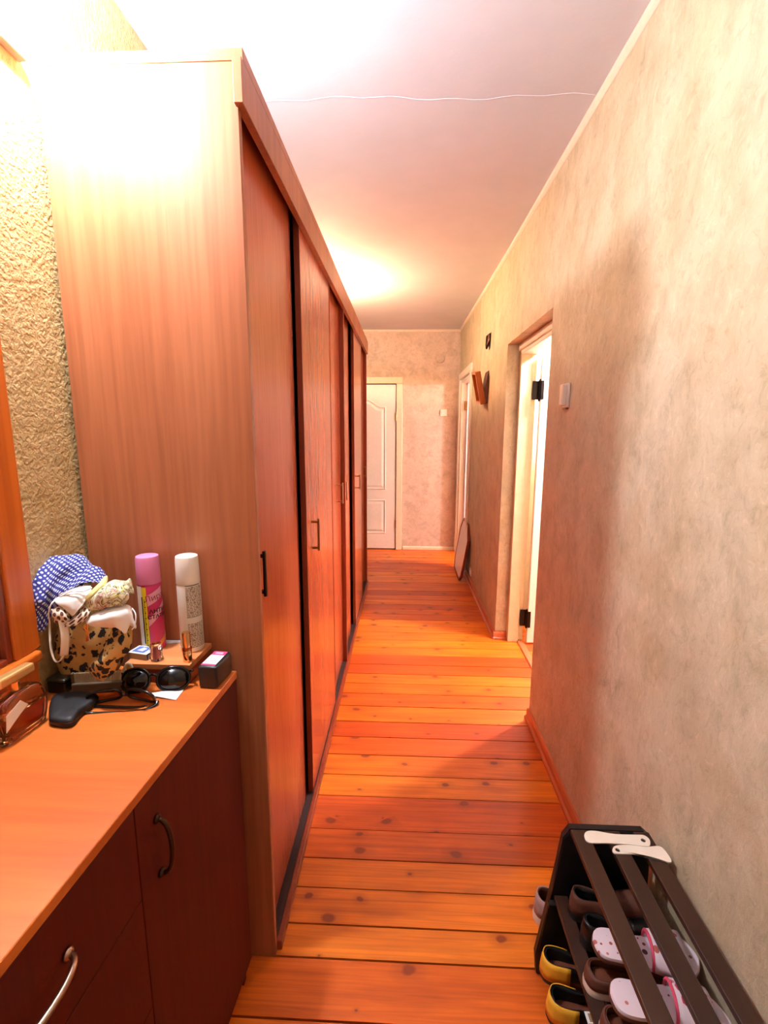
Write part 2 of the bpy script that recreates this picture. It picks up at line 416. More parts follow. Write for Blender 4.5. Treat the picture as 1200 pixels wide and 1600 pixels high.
# ------------------------------------------------------------------ panelled door in the far wall
LX0, LX1, LZ = -.80, -.108, 1.955
d3 = thing('door_3', (-.45, YF, 0), 'closed white panelled door with an arched upper panel in the far wall', 'door'); d3['kind'] = 'structure'; del d3['category']
for x0, x1 in ((LX0-.078, LX0-.006), (LX1+.006, LX1+.078)):
    bm = B(); add_box(bm, x0, x1, YF-.03, YF-.001, 0, 1.975, .005, 2); obj('architrave', bm, M_CREAM, d3)
bm = B(); add_box(bm, LX0-.078, LX1+.078, YF-.03, YF-.001, 1.975, 2.05, .005, 2); obj('architrave', bm, M_CREAM, d3)
box('door_gap', LX0-.006, LX1+.006, YF-.006, YF-.001, 0, 1.975, M_DKMETAL, d3)
bm = B(); add_box(bm, LX0, LX1, YF-.020, YF-.006, .012, 1.965, .003); lf = obj('door_leaf', bm, M_WHITE, d3)
def panel(x0, x1, z0, z1, arch, parent):
    pts = [(x0, z0), (x1, z0), (x1, z1-arch)]
    n = 18
    if arch:
        for i in range(1, n):
            t = i/n; x = x1+(x0-x1)*t; s_ = .5-.5*math.cos(min(1, max(0, (t-.08)/.84))*2*PI)
            pts.append((x, z1-arch+arch*s_))
    pts.append((x0, z1-arch))
    cx, cz = (x0+x1)/2, (z0+z1)/2
    def ins(d): return [(x+(d if x < cx else -d)*min(1, abs(x-cx)/((x1-x0)/2)*1.0), z+(d if z < cz else -d)) for x, z in pts]
    bm = B(); rings = []
    for d, yy in ((0, -.0195), (.007, -.027), (.016, -.024), (.026, -.0205), (.05, -.027)):
        rings.append([bm.verts.new((x, YF+yy, z)) for x, z in ins(d)])
    for a, b in zip(rings, rings[1:]):
        for i in range(len(a)): bm.faces.new((a[i], a[(i+1) % len(a)], b[(i+1) % len(a)], b[i]))
    bm.faces.new(rings[-1])
    return obj('door_panel', bm, M_WHITE, parent)
panel(LX0+.115, LX1-.115, .74, 1.80, .085, lf)
panel(LX0+.115, LX1-.115, .20, .62, 0, lf)
for z in (1.60, .32):
    bm = B(); lathe(bm, [(0, -.05), (.007, -.048), (.007, .048), (0, .05)], (LX1+.004, YF-.026, z), 10); obj('hinge', bm, M_BRASS, d3)
bm = B(); lathe(bm, [(.022, 0), (.022, .005), (.009, .007), (.009, .04), (.0, .042)], (LX0+.05, YF-.02, 1.0), 14, Matrix.Rotation(PI/2, 3, 'X'))
tube(bm, [(LX0+.05, YF-.056, 1.0), (LX0+.16, YF-.056, 1.0)], .008, 8); obj('door_handle', bm, M_BRASS, lf)

# ------------------------------------------------------------------ small things on the walls
def switch(name, c, nrm, w_, h_, label, cat, two=False, mat=M_PLAST):
    """plate with rocker(s) on a wall whose inward normal is nrm (axis-aligned)"""
    c = Vector(c); t = thing(name, c, label, cat)
    if abs(nrm[0]) > .5:
        s = nrm[0]; f = lambda d0, d1, a0, a1, z0, z1, b: add_box(B(), *sorted((c.x+s*d0, c.x+s*d1)), c.y+a0, c.y+a1, c.z+z0, c.z+z1, b, 2)
    else:
        s = nrm[1]; f = lambda d0, d1, a0, a1, z0, z1, b: add_box(B(), c.x+a0, c.x+a1, *sorted((c.y+s*d0, c.y+s*d1)), c.z+z0, c.z+z1, b, 2)
    obj('plate', f(.0005, .010, -w_/2, w_/2, -h_/2, h_/2, .003), mat, t)
    obj('rocker', f(.010, .016, -w_*.30, w_*.30, -h_*.32, h_*.32, .002), mat, t)
    return t, f
p = at(887, 618, x=XR)
sw, f = switch('light_switch', (XR, p.y, p.z), (-1, 0, 0), .062, .095, 'small white light switch on the shaded right wall beside the doorway', 'light switch')
obj('housing', f(.010, .028, -.020, .020, -.040, .044, .005), M_PLAST, sw)
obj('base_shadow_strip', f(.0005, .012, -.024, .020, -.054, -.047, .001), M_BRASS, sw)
p = at(693, 645, y=YF)
switch('light_switch', (p.x, YF, p.z), (0, -1, 0), .08, .075, 'white light switch high on the far wall right of the panelled door', 'light switch')
p = at(688, 560, y=YF)
t = thing('junction_cover', (p.x, YF, p.z), 'round papered-over junction cover near the top of the far wall', 'junction cover')
AX = Matrix.Rotation(PI/2, 3, 'X')
obj('cover_disc', lathe(B(), [(.048, .0005), (.048, .004), (.042, .008), (0, .009)], (p.x, YF, p.z), 28, AX), M_FARW, t, True)
obj('rim', lathe(B(), [(.040, .004), (.044, .012), (.050, .010), (.052, .0006)], (p.x, YF, p.z), 28, AX), M_FARW, t, True)
p = at(735, 895, x=xr(4.4))
sk_, f = switch('power_socket', (xr(4.37), 4.37, .13), (-1, 0, 0), .07, .07, 'white power socket low on the right wall beside the leaning board', 'socket')

# wooden box frame hanging tilted on the right wall
bx = xr(3.92); t = thing('wall_box', (bx, 3.92, 1.79), 'small brown wooden frame box tilted out from the right wall below the dark plaque', 'wooden frame')
M_BOXW = wood('amber_wood', (168, 84, 26), (196, 108, 40), 'Z', .35, 60, 8, 'World', .2)
M_BOXD = wood('dark_amber_wood', (96, 38, 14), (120, 52, 20), 'Z', .4, 60, 8, 'World')
R_ = Matrix.Translation((bx-.018, 3.92, 1.665)) @ Matrix.Rotation(math.radians(-13), 4, 'Y') @ Matrix.Rotation(math.radians(7), 4, 'X')
H_, W_, D_ = .25, .19, .042
for nm, a in (('side_board', (-D_, 0, -W_/2, -W_/2+.018, 0, H_)), ('side_board', (-D_, 0, W_/2-.018, W_/2, 0, H_)),
              ('rail', (-D_, 0, -W_/2+.018, W_/2-.018, 0, .02)), ('rail', (-D_, 0, -W_/2+.018, W_/2-.018, H_-.02, H_))):
    box(nm, *a, M_BOXW, t, .002, mtx=R_)
box('back_board', -.008, -.003, -W_/2+.018, W_/2-.018, .02, H_-.02, M_BOXD, t, 0, mtx=R_)
bm = B(); prism(bm, [(bx-.002, 3.825, 1.66), (bx-.045, 3.825, 1.66+.004), (bx-.036, 3.825, 1.74), (bx-.002, 3.825, 1.905)], (0, .17, 0)); obj('shadow_wedge', bm, M_BOXD, t)  # dark wedge modelled in place of the frame's shadow on the wall
# dark plaque
bx = xr(3.85); t = thing('wall_plaque', (bx, 3.85, 2.14), 'tiny dark pointed wall plaque high on the right wall above the wooden frame', 'wall plaque')
ol = [(-.045, .055), (0, .040), (.045, .058), (.047, .0), (.028, -.045), (0, -.068), (-.028, -.045), (-.047, .0)]
bm = B(); prism(bm, [(bx-.0005-.004, 3.85+a, 2.125+z) for a, z in ol], (.004, 0, 0)); prism(bm, [(bx-.03 if abs(a) < .03 else bx-.012, 3.85+a*.82, 2.125+z*.9) for a, z in ol], (.012, 0, 0))
obj('plaque_body', bm, M_DKMETAL, t)
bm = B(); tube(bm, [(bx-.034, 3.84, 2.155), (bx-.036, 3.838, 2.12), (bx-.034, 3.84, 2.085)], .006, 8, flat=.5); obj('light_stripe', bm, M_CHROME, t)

# white-faced board leaning at the right wall
t = thing('leaning_board', (.56, 4.70, 0), 'white-faced board with clipped corners and brown rim leaning on the right wall by the floor', 'board')
tl = math.atan2(.09, .56)
R_ = Matrix.Translation((.535, 4.72, .004)) @ Matrix.Rotation(tl, 4, 'Y')
ol = [(-.30, .06), (-.22, 0), (.22, 0), (.31, .11), (.31, .44), (.22, .55), (-.12, .55), (-.22, .47), (-.30, .42)]
def ring(bm, sc, x0, x1, holes=None):
    cy = sum(a for a, z in ol)/len(ol); cz = .28
    return [(R_ @ Vector((x0, cy+(a-cy)*sc, cz+(z-cz)*sc))) for a, z in ol]
bm = B(); n = len(ol)
o1 = [bm.verts.new(v) for v in ring(bm, 1, 0, 0)]; i1 = [bm.verts.new(v) for v in ring(bm, .93, 0, 0)]
o2 = [bm.verts.new(v) for v in ring(bm, 1, .022, 0)]; i2 = [bm.verts.new(v) for v in ring(bm, .93, .022, 0)]
for i in range(n):
    j = (i+1) % n
    for q in ((o1[i], o1[j], i1[j], i1[i]), (o2[i], o2[j], i2[j], i2[i]), (o1[i], o1[j], o2[j], o2[i]), (i1[i], i1[j], i2[j], i2[i])): bm.faces.new(q)
obj('rim', bm, M_EDGE, t)
bm = B(); prism(bm, ring(bm, .93, .005, 0), R_.to_3x3() @ Vector((.01, 0, 0))); obj('white_face', bm, plain('white_laminate', (242, 236, 240), .45, noise_amt=.01), t)

# ------------------------------------------------------------------ sliding door wardrobe
WX0, WX1, WY0, WY1, WT = -.764, -.334, 1.089, 4.375, 2.213
wd = thing('wardrobe', (-.55, WY0, 0), 'long brown veneered wardrobe with sliding doors along the left wall', 'wardrobe')
box('side_panel', WX0, -.347, WY0, WY0+.018, 0, 2.19, M_SIDE, wd, .001)
box('side_panel', WX0, WX1-.012, WY1-.018, WY1, 0, 2.19, M_EDGE, wd, .001)
box('top_panel', WX0, WX1+.001, WY0-.001, WY1+.012, 2.19, WT, M_SIDE, wd, .001)
bm = B(); add_box(bm, WX1-.018, WX1+.001, WY0-.013, WY1+.010, 2.108, 2.1895, .001); obj('fascia', bm, M_SIDE, wd)
box('back_panel', WX0, WX0+.005, WY0+.018, WY1-.018, 0, 2.19, M_DARKIN, wd)
box('bottom_panel', WX0+.005, WX1-.016, WY0+.018, WY1-.018, 0, .028, M_DARKIN, wd)
box('floor_rail', WX1-.016, WX1, WY0+.018, WY1, 0, .030, M_EDGE, wd, .002)
box('divider', WX0+.005, -.346, 2.760, 2.784, .028, 2.19, M_EDGE, wd, .001)
box('shelf', WX0+.006, -.42, WY0+.018, 2.760, 1.80, 1.818, M_DARKIN, wd)
box('track', -.408, WX1-.020, WY0+.018, 2.760, 2.165, 2.1895, M_DARKIN, wd)
box('track', -.408, WX1-.020, 2.784, WY1-.018, 2.165, 2.1895, M_DARKIN, wd)
def sliding(y0, y1, front, hy, hmat, hl=.118, hz=1.10):
    x1 = -.352 if front else -.374
    d = box('sliding_door', x1-.016, x1, y0+.006, y1-.006, .034, 2.160, M_DOOR, wd, .001)
    for a, b in ((y0, y0+.006), (y1-.006, y1)): box('edge_strip', x1-.018, x1+.002, a, b, .032, 2.162, M_EDGE, d, .001)
    bm = B()
    add_box(bm, x1+.022, x1+.030, hy-.005, hy+.005, hz-hl/2, hz+hl/2, .0015)
    for s in (-1, 1): add_box(bm, x1+.0005, x1+.026, hy-.005, hy+.005, hz+s*(hl/2-.012)-.005, hz+s*(hl/2-.012)+.005, .0015)
    obj('handle', bm, hmat, d)
M_DKBR = plain('dark_handle', (40, 18, 8), .3, .7)
sliding(1.108, 1.628, False, 1.140, M_DKBR)
sliding(1.668, 2.30, True, 1.770, M_BRASS, .125, 1.06)
sliding(2.28, 2.757, False, 2.66, M_CHROME)
sliding(2.787, 3.20, False, 2.86, M_CHROME, .115, 1.09)
sliding(3.335, 3.90, True, 3.48, M_BRASS, .11, 1.075)
sliding(3.88, 4.353, False, 4.26, M_BRASS, .10, 1.08)

# ------------------------------------------------------------------ dresser
DZ = .895
A_ = Vector((-.392, 1.031, 0)); Bn = Vector((-.458, -.12, 0)); dv = (Bn-A_).normalized(); nv = Vector((-dv.y, dv.x, 0))
if nv.x < 0: nv = -nv          # outward, towards the corridor
DL = (Bn-A_).length
dr = thing('dresser', (-.6, .45, 0), 'brown veneered dresser with light top under the wood-framed mirror', 'dresser')
def dpt(u, d, z): p = A_+dv*u+nv*d; return Vector((p.x, p.y, z))   # u metres from the far corner, d outwards
def dbox(bm, u0, u1, d0, d1, z0, z1):
    prism(bm, [dpt(u0, d0, z0), dpt(u1, d0, z0), dpt(u1, d1, z0), dpt(u0, d1, z0)], (0, 0, z1-z0)); return bm
bm = B(); prism(bm, [A_+Vector((0, 0, DZ-.018)), Bn+Vector((0, 0, DZ-.018)), Vector((-.772, -.12, DZ-.018)), Vector((-.772, 1.045, DZ-.018))], (0, 0, .018))
bmesh.ops.bevel(bm, geom=bm.edges[:], offset=.0012, segments=1, affect='EDGES'); obj('top', bm, M_TOP, dr)
bm = B()
prism(bm, [dpt(0, -.020, .0), dpt(.016, -.020, 0), Vector((-.77, 1.028, 0)), Vector((-.77, 1.044, 0))], (0, 0, DZ-.018)); obj('side_panel', bm, M_FRONT, dr)
bm = B(); prism(bm, [dpt(DL-.016, -.020, .0), dpt(DL, -.020, 0), Vector((-.77, -.12, 0)), Vector((-.77, -.104, 0))], (0, 0, DZ-.018)); obj('side_panel', bm, M_FRONT, dr)
bm = B(); dbox(bm, .016, DL-.016, -.05, -.03, .0, .07); obj('plinth', bm, M_FRONT, dr)
bm = B(); dbox(bm, .018, DL-.018, -.030, -.022, .072, DZ-.02); obj('carcass', bm, M_DARKIN, dr)
SEAM = .398
def front(name, u0, u1, z0, z1):
    bm = B(); dbox(bm, u0, u1, -.018, -.001, z0, z1); bmesh.ops.bevel(bm, geom=bm.edges[:], offset=.0008, segments=1, affect='EDGES')
    return obj(name, bm, M_FRONT, dr)
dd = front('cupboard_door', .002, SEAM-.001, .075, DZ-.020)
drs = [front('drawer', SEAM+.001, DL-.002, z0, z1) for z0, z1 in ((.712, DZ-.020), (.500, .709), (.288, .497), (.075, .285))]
def arch(p0, p1, out, mat, parent, r=.0042):
    pts = []
    for i in range(15):
        a = PI*i/14; s = (1-math.cos(a))/2; pts.append(p0.lerp(p1, s)+nv*(out*math.sin(a)**.7 if 0 < i < 14 else 0))
    bm = B(); tube(bm, pts, r, 8)
    for q in (p0, p1): lathe(bm, [(.008, -.0005), (.008, .003), (.005, .006), (0, .007)], q, 12, Vector((0, 0, 1)).rotation_difference(nv).to_matrix())
    obj('handle', bm, mat, parent, True)
M_BRZ = plain('bronze_handle', (70, 42, 22), .4, .8)
q = dpt(SEAM-.052, 0, 0)
arch(Vector((q.x, q.y, .812)), Vector((q.x, q.y, .706)), .024, M_BRZ, dd)
for k, z in enumerate((.800, .605, .392, .18)):
    arch(dpt(SEAM+.150, 0, z), dpt(SEAM+.262, 0, z), .026, M_CHROME if k == 0 else M_BRZ, drs[k])

# ------------------------------------------------------------------ mirror on the dresser
MX = -.750; MY1 = .895
mi = thing('wall_mirror', (-.76, .45, DZ), 'large mirror in an orange wood frame at the back of the dresser', 'mirror')
for nm, y0, y1, z0, z1 in (('stile', MY1-.062, MY1, 1.012, 1.93), ('stile', -.02, .042, 1.012, 1.93), ('rail', .042, MY1-.062, 1.87, 1.93)):
    bm = B(); add_box(bm, -.774, MX, y0, y1, z0, z1, .003, 2); obj(nm, bm, M_MIRF, mi)
bm = B(); add_box(bm, -.774, MX+.001, -.02, MY1-.012, DZ+.0005, .99, .003); obj('base_board', bm, M_MIRF, mi)
bm = B(); add_box(bm, -.774, MX+.012, -.02, MY1-.010, .990, 1.012, .006, 3); obj('ledge', bm, M_MIRF, mi)
for y0, y1, z0, z1 in ((MY1-.075, MY1-.062, 1.012, 1.87), (.042, .055, 1.012, 1.87), (.055, MY1-.075, 1.012, 1.024), (.055, MY1-.075, 1.857, 1.87)):
    bm = B(); add_box(bm, -.772, MX-.006, y0, y1, z0, z1, .003, 2); obj('inner_bead', bm, M_EDGE, mi)
box('mirror_glass', -.772, -.768, .055, MY1-.075, 1.024, 1.857, M_MIRROR, mi)

# ------------------------------------------------------------------ lamps
la = thing('wall_lamp', (-.775, .95, 2.12), 'glaring lamp with a grey cover on the left wall beside the wardrobe', 'lamp')
bm = B(); add_box(bm, -.7755, -.755, .915, 1.057, 2.176, 2.192, .002); obj('lower_rail', bm, M_GREYMET, la)
box('back_plate', -.7755, -.769, .915, .995, 2.192, 2.42, M_GREYMET, la, .002)
AXX = Matrix.Rotation(PI/2, 3, 'Y')
obj('socket', lathe(B(), [(0, 0), (.030, 0), (.030, .006), (.014, .010), (.014, .036), (.011, .040), (0, .040)], (-.7755, .955, NEAR_L[2]), 20, AXX), M_GREYMET, la)
obj('bulb', lathe(B(), [(.010, -.036), (.014, -.028), (.026, -.012), (.030, 0), (.026, .015), (.015, .026), (0, .030)], NEAR_L, 24, AXX), M_BULB, la, True)
hl = thing('ceiling_lamp', (FAR_L[0], FAR_L[1], CZ), 'small hall lamp near the ceiling above the far part of the wardrobe', 'lamp')
obj('canopy', lathe(B(), [(.05, 0), (.05, -.012), (.02, -.03), (.008, -.034), (.008, -.11), (0, -.11)], (FAR_L[0], FAR_L[1], CZ-.0005), 20), M_WHITE, hl, True)
obj('bulb', lathe(B(), [(.012, .07), (.02, .045), (.042, .012), (.045, -.01), (.03, -.036), (0, -.046)], FAR_L, 20), M_BULB2, hl, True)
for nm, L, lab in (('pendant_lamp', BATH_L, 'pendant bulb in the side room behind the near doorway'), ('floor_lamp', ROOM_L, 'lamp in the room behind the far right doorway')):
    t = thing(nm, (L[0], L[1], 0 if nm == 'floor_lamp' else CZ), lab, 'lamp')
    obj('bulb', lathe(B(), [(.012, .08), (.02, .06), (.06, .012), (.065, -.01), (.04, -.05), (0, -.062)], L, 16), M_BULB4 if nm == 'floor_lamp' else M_BULB3, t, True)
    if nm == 'floor_lamp': obj('pole', lathe(B(), [(.14, .001), (.14, .02), (.012, .03), (.012, L[2]-.062), (0, L[2]-.062)], (L[0], L[1], 0), 20), M_GREYMET, t)
    else: obj('cord', tube(B(), [(L[0], L[1], CZ-.0005), (L[0], L[1], L[2]+.08)], .006, 8), M_WHITE, t)
#@@DETAILS@@
# ------------------------------------------------------------------ things on the dresser
E3 = .0004
# riser box
rs = thing('wooden_box', (-.55, 1.02, DZ), 'low wooden box carrying the spray cans at the wardrobe end of the dresser', 'box')
RZ = .940; ra = Vector((-.474, .968, 0)); rb = Vector((-.470, 1.080, 0)); rc = Vector((-.628, 1.080, 0)); rd = Vector((-.622, .968, 0))
bm = B(); prism(bm, [p+Vector((0, 0, RZ-.012)) for p in (ra, rb, rc, rd)], (0, 0, .012)); obj('lid', bm, M_RISER, rs)
bm = B(); prism(bm, [p+Vector((0, 0, DZ+E3)) for p in (ra+Vector((-.002, .002, 0)), rb+Vector((-.002, 0, 0)), rc, rd+Vector((.002, .002, 0)))], (0, 0, RZ-.0125-DZ)); obj('box_body', bm, M_EDGE, rs)

# papers
M_PAPER = plain('white_paper', (232, 228, 222), .7, noise_amt=.01)
def paper(pts, z, label, name='paper_slip', lift=0, mat=M_PAPER, group=None):
    bm = B(); P = [at(x, y, z=z) for x, y in pts]; a, b, c, d = P
    rows = [[a.lerp(b, t) for t in (0, .33, .66, 1)], [a.lerp(d, .5).lerp(b.lerp(c, .5), t)+Vector((0, 0, lift*math.sin(PI*t))) for t in (0, .33, .66, 1)], [d.lerp(c, t)+Vector((0, 0, lift*.6*(1-t))) for t in (0, .33, .66, 1)]]
    sheet(bm, rows, 4); o = obj(name, bm, mat, None, True); solid(o, .0006); return tag(o, label, 'paper', group)
paper([(252, 995), (288, 992), (284, 1004), (256, 1006)], RZ+.001, 'small white paper slip lying between the two spray cans')
paper([(283, 1005), (318, 1002), (314, 1010), (281, 1011)], RZ+.001, 'white slip under the foot of the white spray can')
paper([(236, 1083), (288, 1077), (275, 1094), (228, 1088)], DZ+.001, 'folded white paper slip in front of the dark sunglasses', lift=.007)

# spray cans
def can(name, c, rr, hb, hc, mb, mc, label):
    t = thing(name, c, label, 'spray can')
    obj('can_body', lathe(B(), [(rr*.9, 0), (rr, .004), (rr, hb-.008), (rr*.97, hb-.003), (rr*.9, hb)], c, 40), mb, t, 'auto')
    obj('cap', lathe(B(), [(rr*1.0, hb-.001), (rr*1.01, hb), (rr*.97, hb+hc-.006), (rr*.92, hb+hc-.001), (rr*.84, hb+hc), (0, hb+hc)], c, 40), mc, t, 'auto')
    return t
def wrap_patch(bm, c, rr, a0, a1, z0, z1, n=8, th=.0003, slant=0):
    """thin label patch on a cylinder, a = azimuth in radians"""
    g = []
    for i in range(n+1):
        a = a0+(a1-a0)*i/n; d = Vector((math.cos(a), math.sin(a), 0))*(rr+th); sh = Vector((0, 0, slant*i/n))
        g.append((bm.verts.new(Vector(c)+d+Vector((0, 0, z0))+sh), bm.verts.new(Vector(c)+d+Vector((0, 0, z1))+sh)))
    for p, q in zip(g, g[1:]): bm.faces.new((p[0], q[0], q[1], p[1]))
def text_mesh(body, size, fn, bold=.0):
    cu = bpy.data.curves.new('t', 'FONT'); cu.body = body; cu.size = size; cu.align_x = 'CENTER'; cu.offset = bold
    o = bpy.data.objects.new('t', cu); COL.objects.link(o)
    dg = bpy.context.evaluated_depsgraph_get(); me = bpy.data.meshes.new_from_object(o.evaluated_get(dg))
    bm = B(); bm.from_mesh(me); bpy.data.objects.remove(o, do_unlink=True); bpy.data.meshes.remove(me)
    bmesh.ops.subdivide_edges(bm, edges=[e for e in bm.edges if e.calc_length() > size*.25], cuts=2)
    for v in bm.verts: v.co = fn(v.co.x, v.co.y)
    return bm
def cyl_text(body, size, c, rr, a_mid, z, par, mat, name='lettering', th=.0007, tilt=0, bold=0):
    def fn(x, y):
        ct, st = math.cos(tilt), math.sin(tilt); x, y = x*ct-y*st, x*st+y*ct
        a = a_mid+x/rr; return Vector(c)+Vector((math.cos(a)*(rr+th), math.sin(a)*(rr+th), z+y))
    return obj(name, text_mesh(body, size, fn, bold), mat, par)
def facing(c): return math.atan2(-c[1], -c[0])
M_PINKC = plain('pink_plastic', (226, 130, 170), .35, noise_amt=.01); M_PINK = plain('deep_pink_print', (206, 50, 104), .35, noise_amt=.02)
M_PALEP = plain('pale_pink_print', (232, 168, 186), .35, noise_amt=.02); M_YEL = plain('yellow_print', (232, 206, 30), .4, noise_amt=.01)
M_INK = plain('black_ink', (16, 12, 14), .5, noise_amt=0); M_REDINK = plain('dark_red_ink', (150, 20, 50), .4, noise_amt=0)
M_BEIGEINK = plain('beige_ink', (146, 122, 92), .5, noise_amt=.02); M_ORANGE = plain('orange_print', (226, 150, 50), .4)
c1 = (-.598, 1.052, RZ+E3); R1 = .0262
pk = can('spray_can', c1, R1, .164, .064, M_PINK, M_PINKC, 'pink spray can with a yellow stripe standing on the wooden box')
f1 = facing(c1)
bm = B(); wrap_patch(bm, c1, R1, f1-1.5, f1-.72, .004, .160); obj('silver_band', bm, M_PLAST, pk)
bm = B(); wrap_patch(bm, c1, R1, f1-.70, f1-.32, .004, .158, th=.0004); obj('yellow_stripe', bm, M_YEL, pk)
bm = B(); wrap_patch(bm, c1, R1, f1-.78, f1-.66, .020, .135, th=.0006)
for i in range(26): wrap_patch(bm, c1, R1, f1-.56, f1-.50+.05*(i % 3 == 0), .014+i*.0045, .0172+i*.0045, 2, .0007)
obj('stripe_print', bm, M_INK, pk)
for z0, a0, a1, sl, hh, mm in ((.112, -.28, 1.1, .018, .026, M_PALEP), (.062, -.30, 1.3, .040, .018, M_PALEP), (.004, .1, 1.5, .022, .012, M_ORANGE)):
    bm = B(); wrap_patch(bm, c1, R1, f1+a0, f1+a1, z0, z0+hh, 12, .0003, sl); obj('swirl_band', bm, mm, pk)
cyl_text('Лира', .019, c1, R1, f1+.42, .126, pk, M_REDINK, tilt=.15)
cyl_text('АНТИ', .0135, c1, R1, f1+.52, .094, pk, M_INK, bold=.0004)
cyl_text('СТАТИК', .0125, c1, R1, f1+.62, .081, pk, M_INK, bold=.0004)
c2 = (-.503, 1.050, RZ+E3); R2 = .0262
wc = can('spray_can', c2, R2, .166, .064, M_PLAST, M_PLAST, 'white spray can with brown small print, right of the pink can')
f2 = facing(c2); rnd = random.Random(3)
bm = B(); z = .157
while z > .010:
    if not (.070 < z < .086) and not (.108 < z < .1095):
        a = f2-.28
        while a < f2+1.15:
            L = rnd.uniform(.10, .34); wrap_patch(bm, c2, R2, a, min(a+L, f2+1.2), z, z+(.0022 if rnd.random() > .16 else .0032), 3, .0003); a += L+.045
    z -= .0038
o = obj('small_print', bm, M_BEIGEINK, wc); o['kind'] = 'stuff'
bm = B(); wrap_patch(bm, c2, R2, f2-.30, f2+1.0, .1625, .1642, 8, .0004); obj('print_rule', bm, M_INK, wc)
bm = B(); wrap_patch(bm, c2, R2, f2-.30, f2+1.2, .0865, .0875, 8, .0004); obj('print_rule', bm, M_INK, wc)

# gold lipstick, crystal lipstick
M_GOLD = plain('polished_gold', (240, 190, 130), .2, 1, noise_amt=.01)
c = (-.487, .988, RZ+E3)
t = thing('lipstick', c, 'tall polished gold lipstick standing in front of the white can', 'lipstick')
obj('base', lathe(B(), [(.0096, 0), (.0100, .002), (.0100, .024), (.0088, .026)], c, 28), M_GOLD, t, 'auto')
obj('collar', lathe(B(), [(.0078, .026), (.0102, .0275), (.0104, .031), (.0092, .034)], c, 28), plain('rose_gold', (196, 104, 66), .2, 1), t, 'auto')
obj('cap', lathe(B(), [(.0088, .034), (.0090, .066), (.0084, .069), (0, .0695)], c, 28), M_GOLD, t, 'auto')
c = Vector((-.560, .990, RZ+E3))
t = thing('crystal_lipstick', c, 'short faceted clear crystal lipstick beside the matchbox', 'lipstick')
obj('crystal_case', lathe(B(), [(.0125, 0), (.0135, .003), (.0135, .032), (.0120, .036), (.006, .041), (0, .042)], c, 8, Matrix.Rotation(.3, 3, 'Z')), M_GLASS, t)
obj('tube', lathe(B(), [(.0058, .004), (.0058, .020), (.0045, .020), (.0045, .029), (.0, .033)], c, 16), plain('pink_wax', (206, 120, 122), .35), t, 'auto')
obj('gold_rim', lathe(B(), [(.0122, .0365), (.0128, .0378), (.0118, .039), (.0106, .0395)], c, 8, Matrix.Rotation(.3, 3, 'Z')), M_GOLD, t)

# matchbox
p = at(223, 1024, z=RZ); t = thing('matchbox', (p.x, p.y, RZ), 'small matchbox with a blue and white top at the corner of the wooden box', 'matchbox')
R_ = Matrix.Translation((p.x+.003, p.y-.003, RZ+E3)) @ Matrix.Rotation(math.radians(-12), 4, 'Z')
box('sleeve', -.025, .025, -.018, .018, 0, .015, M_PAPER, t, .0006, mtx=R_)
box('tray_end', -.0258, -.0251, -.016, .016, .001, .014, M_BEIGEINK, t, mtx=R_)
box('striker_side', .0251, .0256, -.0175, .0175, .0005, .0145, M_INK, t, mtx=R_)
box('front_side', -.0245, .0245, -.0186, -.0181, .0005, .0145, plain('tan_card', (150, 120, 84), .7), t, mtx=R_)
box('blue_picture', -.019, .014, -.013, .014, .0151, .0154, plain('blue_print', (80, 104, 168), .5), t, mtx=R_)
bm = B(); prism(bm, [R_ @ Vector(v) for v in ((-.010, -.006, .0156), (.006, -.008, .0156), (.008, .006, .0156), (-.004, .010, .0156))], (0, 0, .0002)); obj('picture_shape', bm, plain('pale_print', (206, 214, 230), .5), t)
bm = B()
for i, (yy, zz) in enumerate([(-.012, .0085), (-.006, .009), (.000, .0085), (.007, .009), (-.012, .003), (-.005, .003), (.002, .0028), (.009, .003)]):
    add_box(bm, .0257, .0260, yy-.0022, yy-.0010, zz-.0022, zz+.0022, mtx=R_); add_box(bm, .0257, .0260, yy-.0022, yy+.0022, zz+.001, zz+.0022, mtx=R_); add_box(bm, .0257, .0260, yy+.0010, yy+.0021, zz-.0022, zz+.0005, mtx=R_)
obj('white_marks', bm, M_PAPER, t)

# black case with a pink and white label
p0 = Vector((-.424, .985, DZ)); t = thing('shoe_polish_box', p0, 'black box with a pink and white label at the far right corner of the dresser', 'box')
R_ = Matrix.Translation(p0+Vector((0, 0, E3))) @ Matrix.Rotation(math.radians(-5), 4, 'Z')
bm = B(); add_box(bm, -.022, .022, -.036, .040, 0, .052, .006, 3, mtx=R_); obj('case', bm, M_BLACK, t, 'auto')
bm = B(); add_box(bm, -.017, .015, -.030, .036, .0522, .0526, mtx=R_); obj('label_sheet', bm, M_PAPER, t)
M_MAG = plain('magenta_print', (206, 60, 110), .5)
bm = B(); add_box(bm, -.017, .015, .018, .036, .0527, .0529, mtx=R_); obj('pink_band', bm, M_MAG, t)
bm = B(); add_box(bm, -.017, .015, -.030, -.024, .0527, .0529, mtx=R_); obj('pink_band', bm, M_MAG, t)
bm = B(); rnd = random.Random(5)
for i in range(7):
    x = -.014
    while x < .011:
        L = rnd.uniform(.003, .008); add_box(bm, x, min(x+L, .0135), -.021+i*.0054, -.0195+i*.0054, .0527, .0529, mtx=R_); x += L+.0015
o = obj('small_print', bm, plain('grey_ink', (120, 110, 120), .5), t); o['kind'] = 'stuff'
bm = B(); add_box(bm, -.010, .008, .023, .031, .0529, .0531, mtx=R_); obj('title_block', bm, M_PALEP, t)

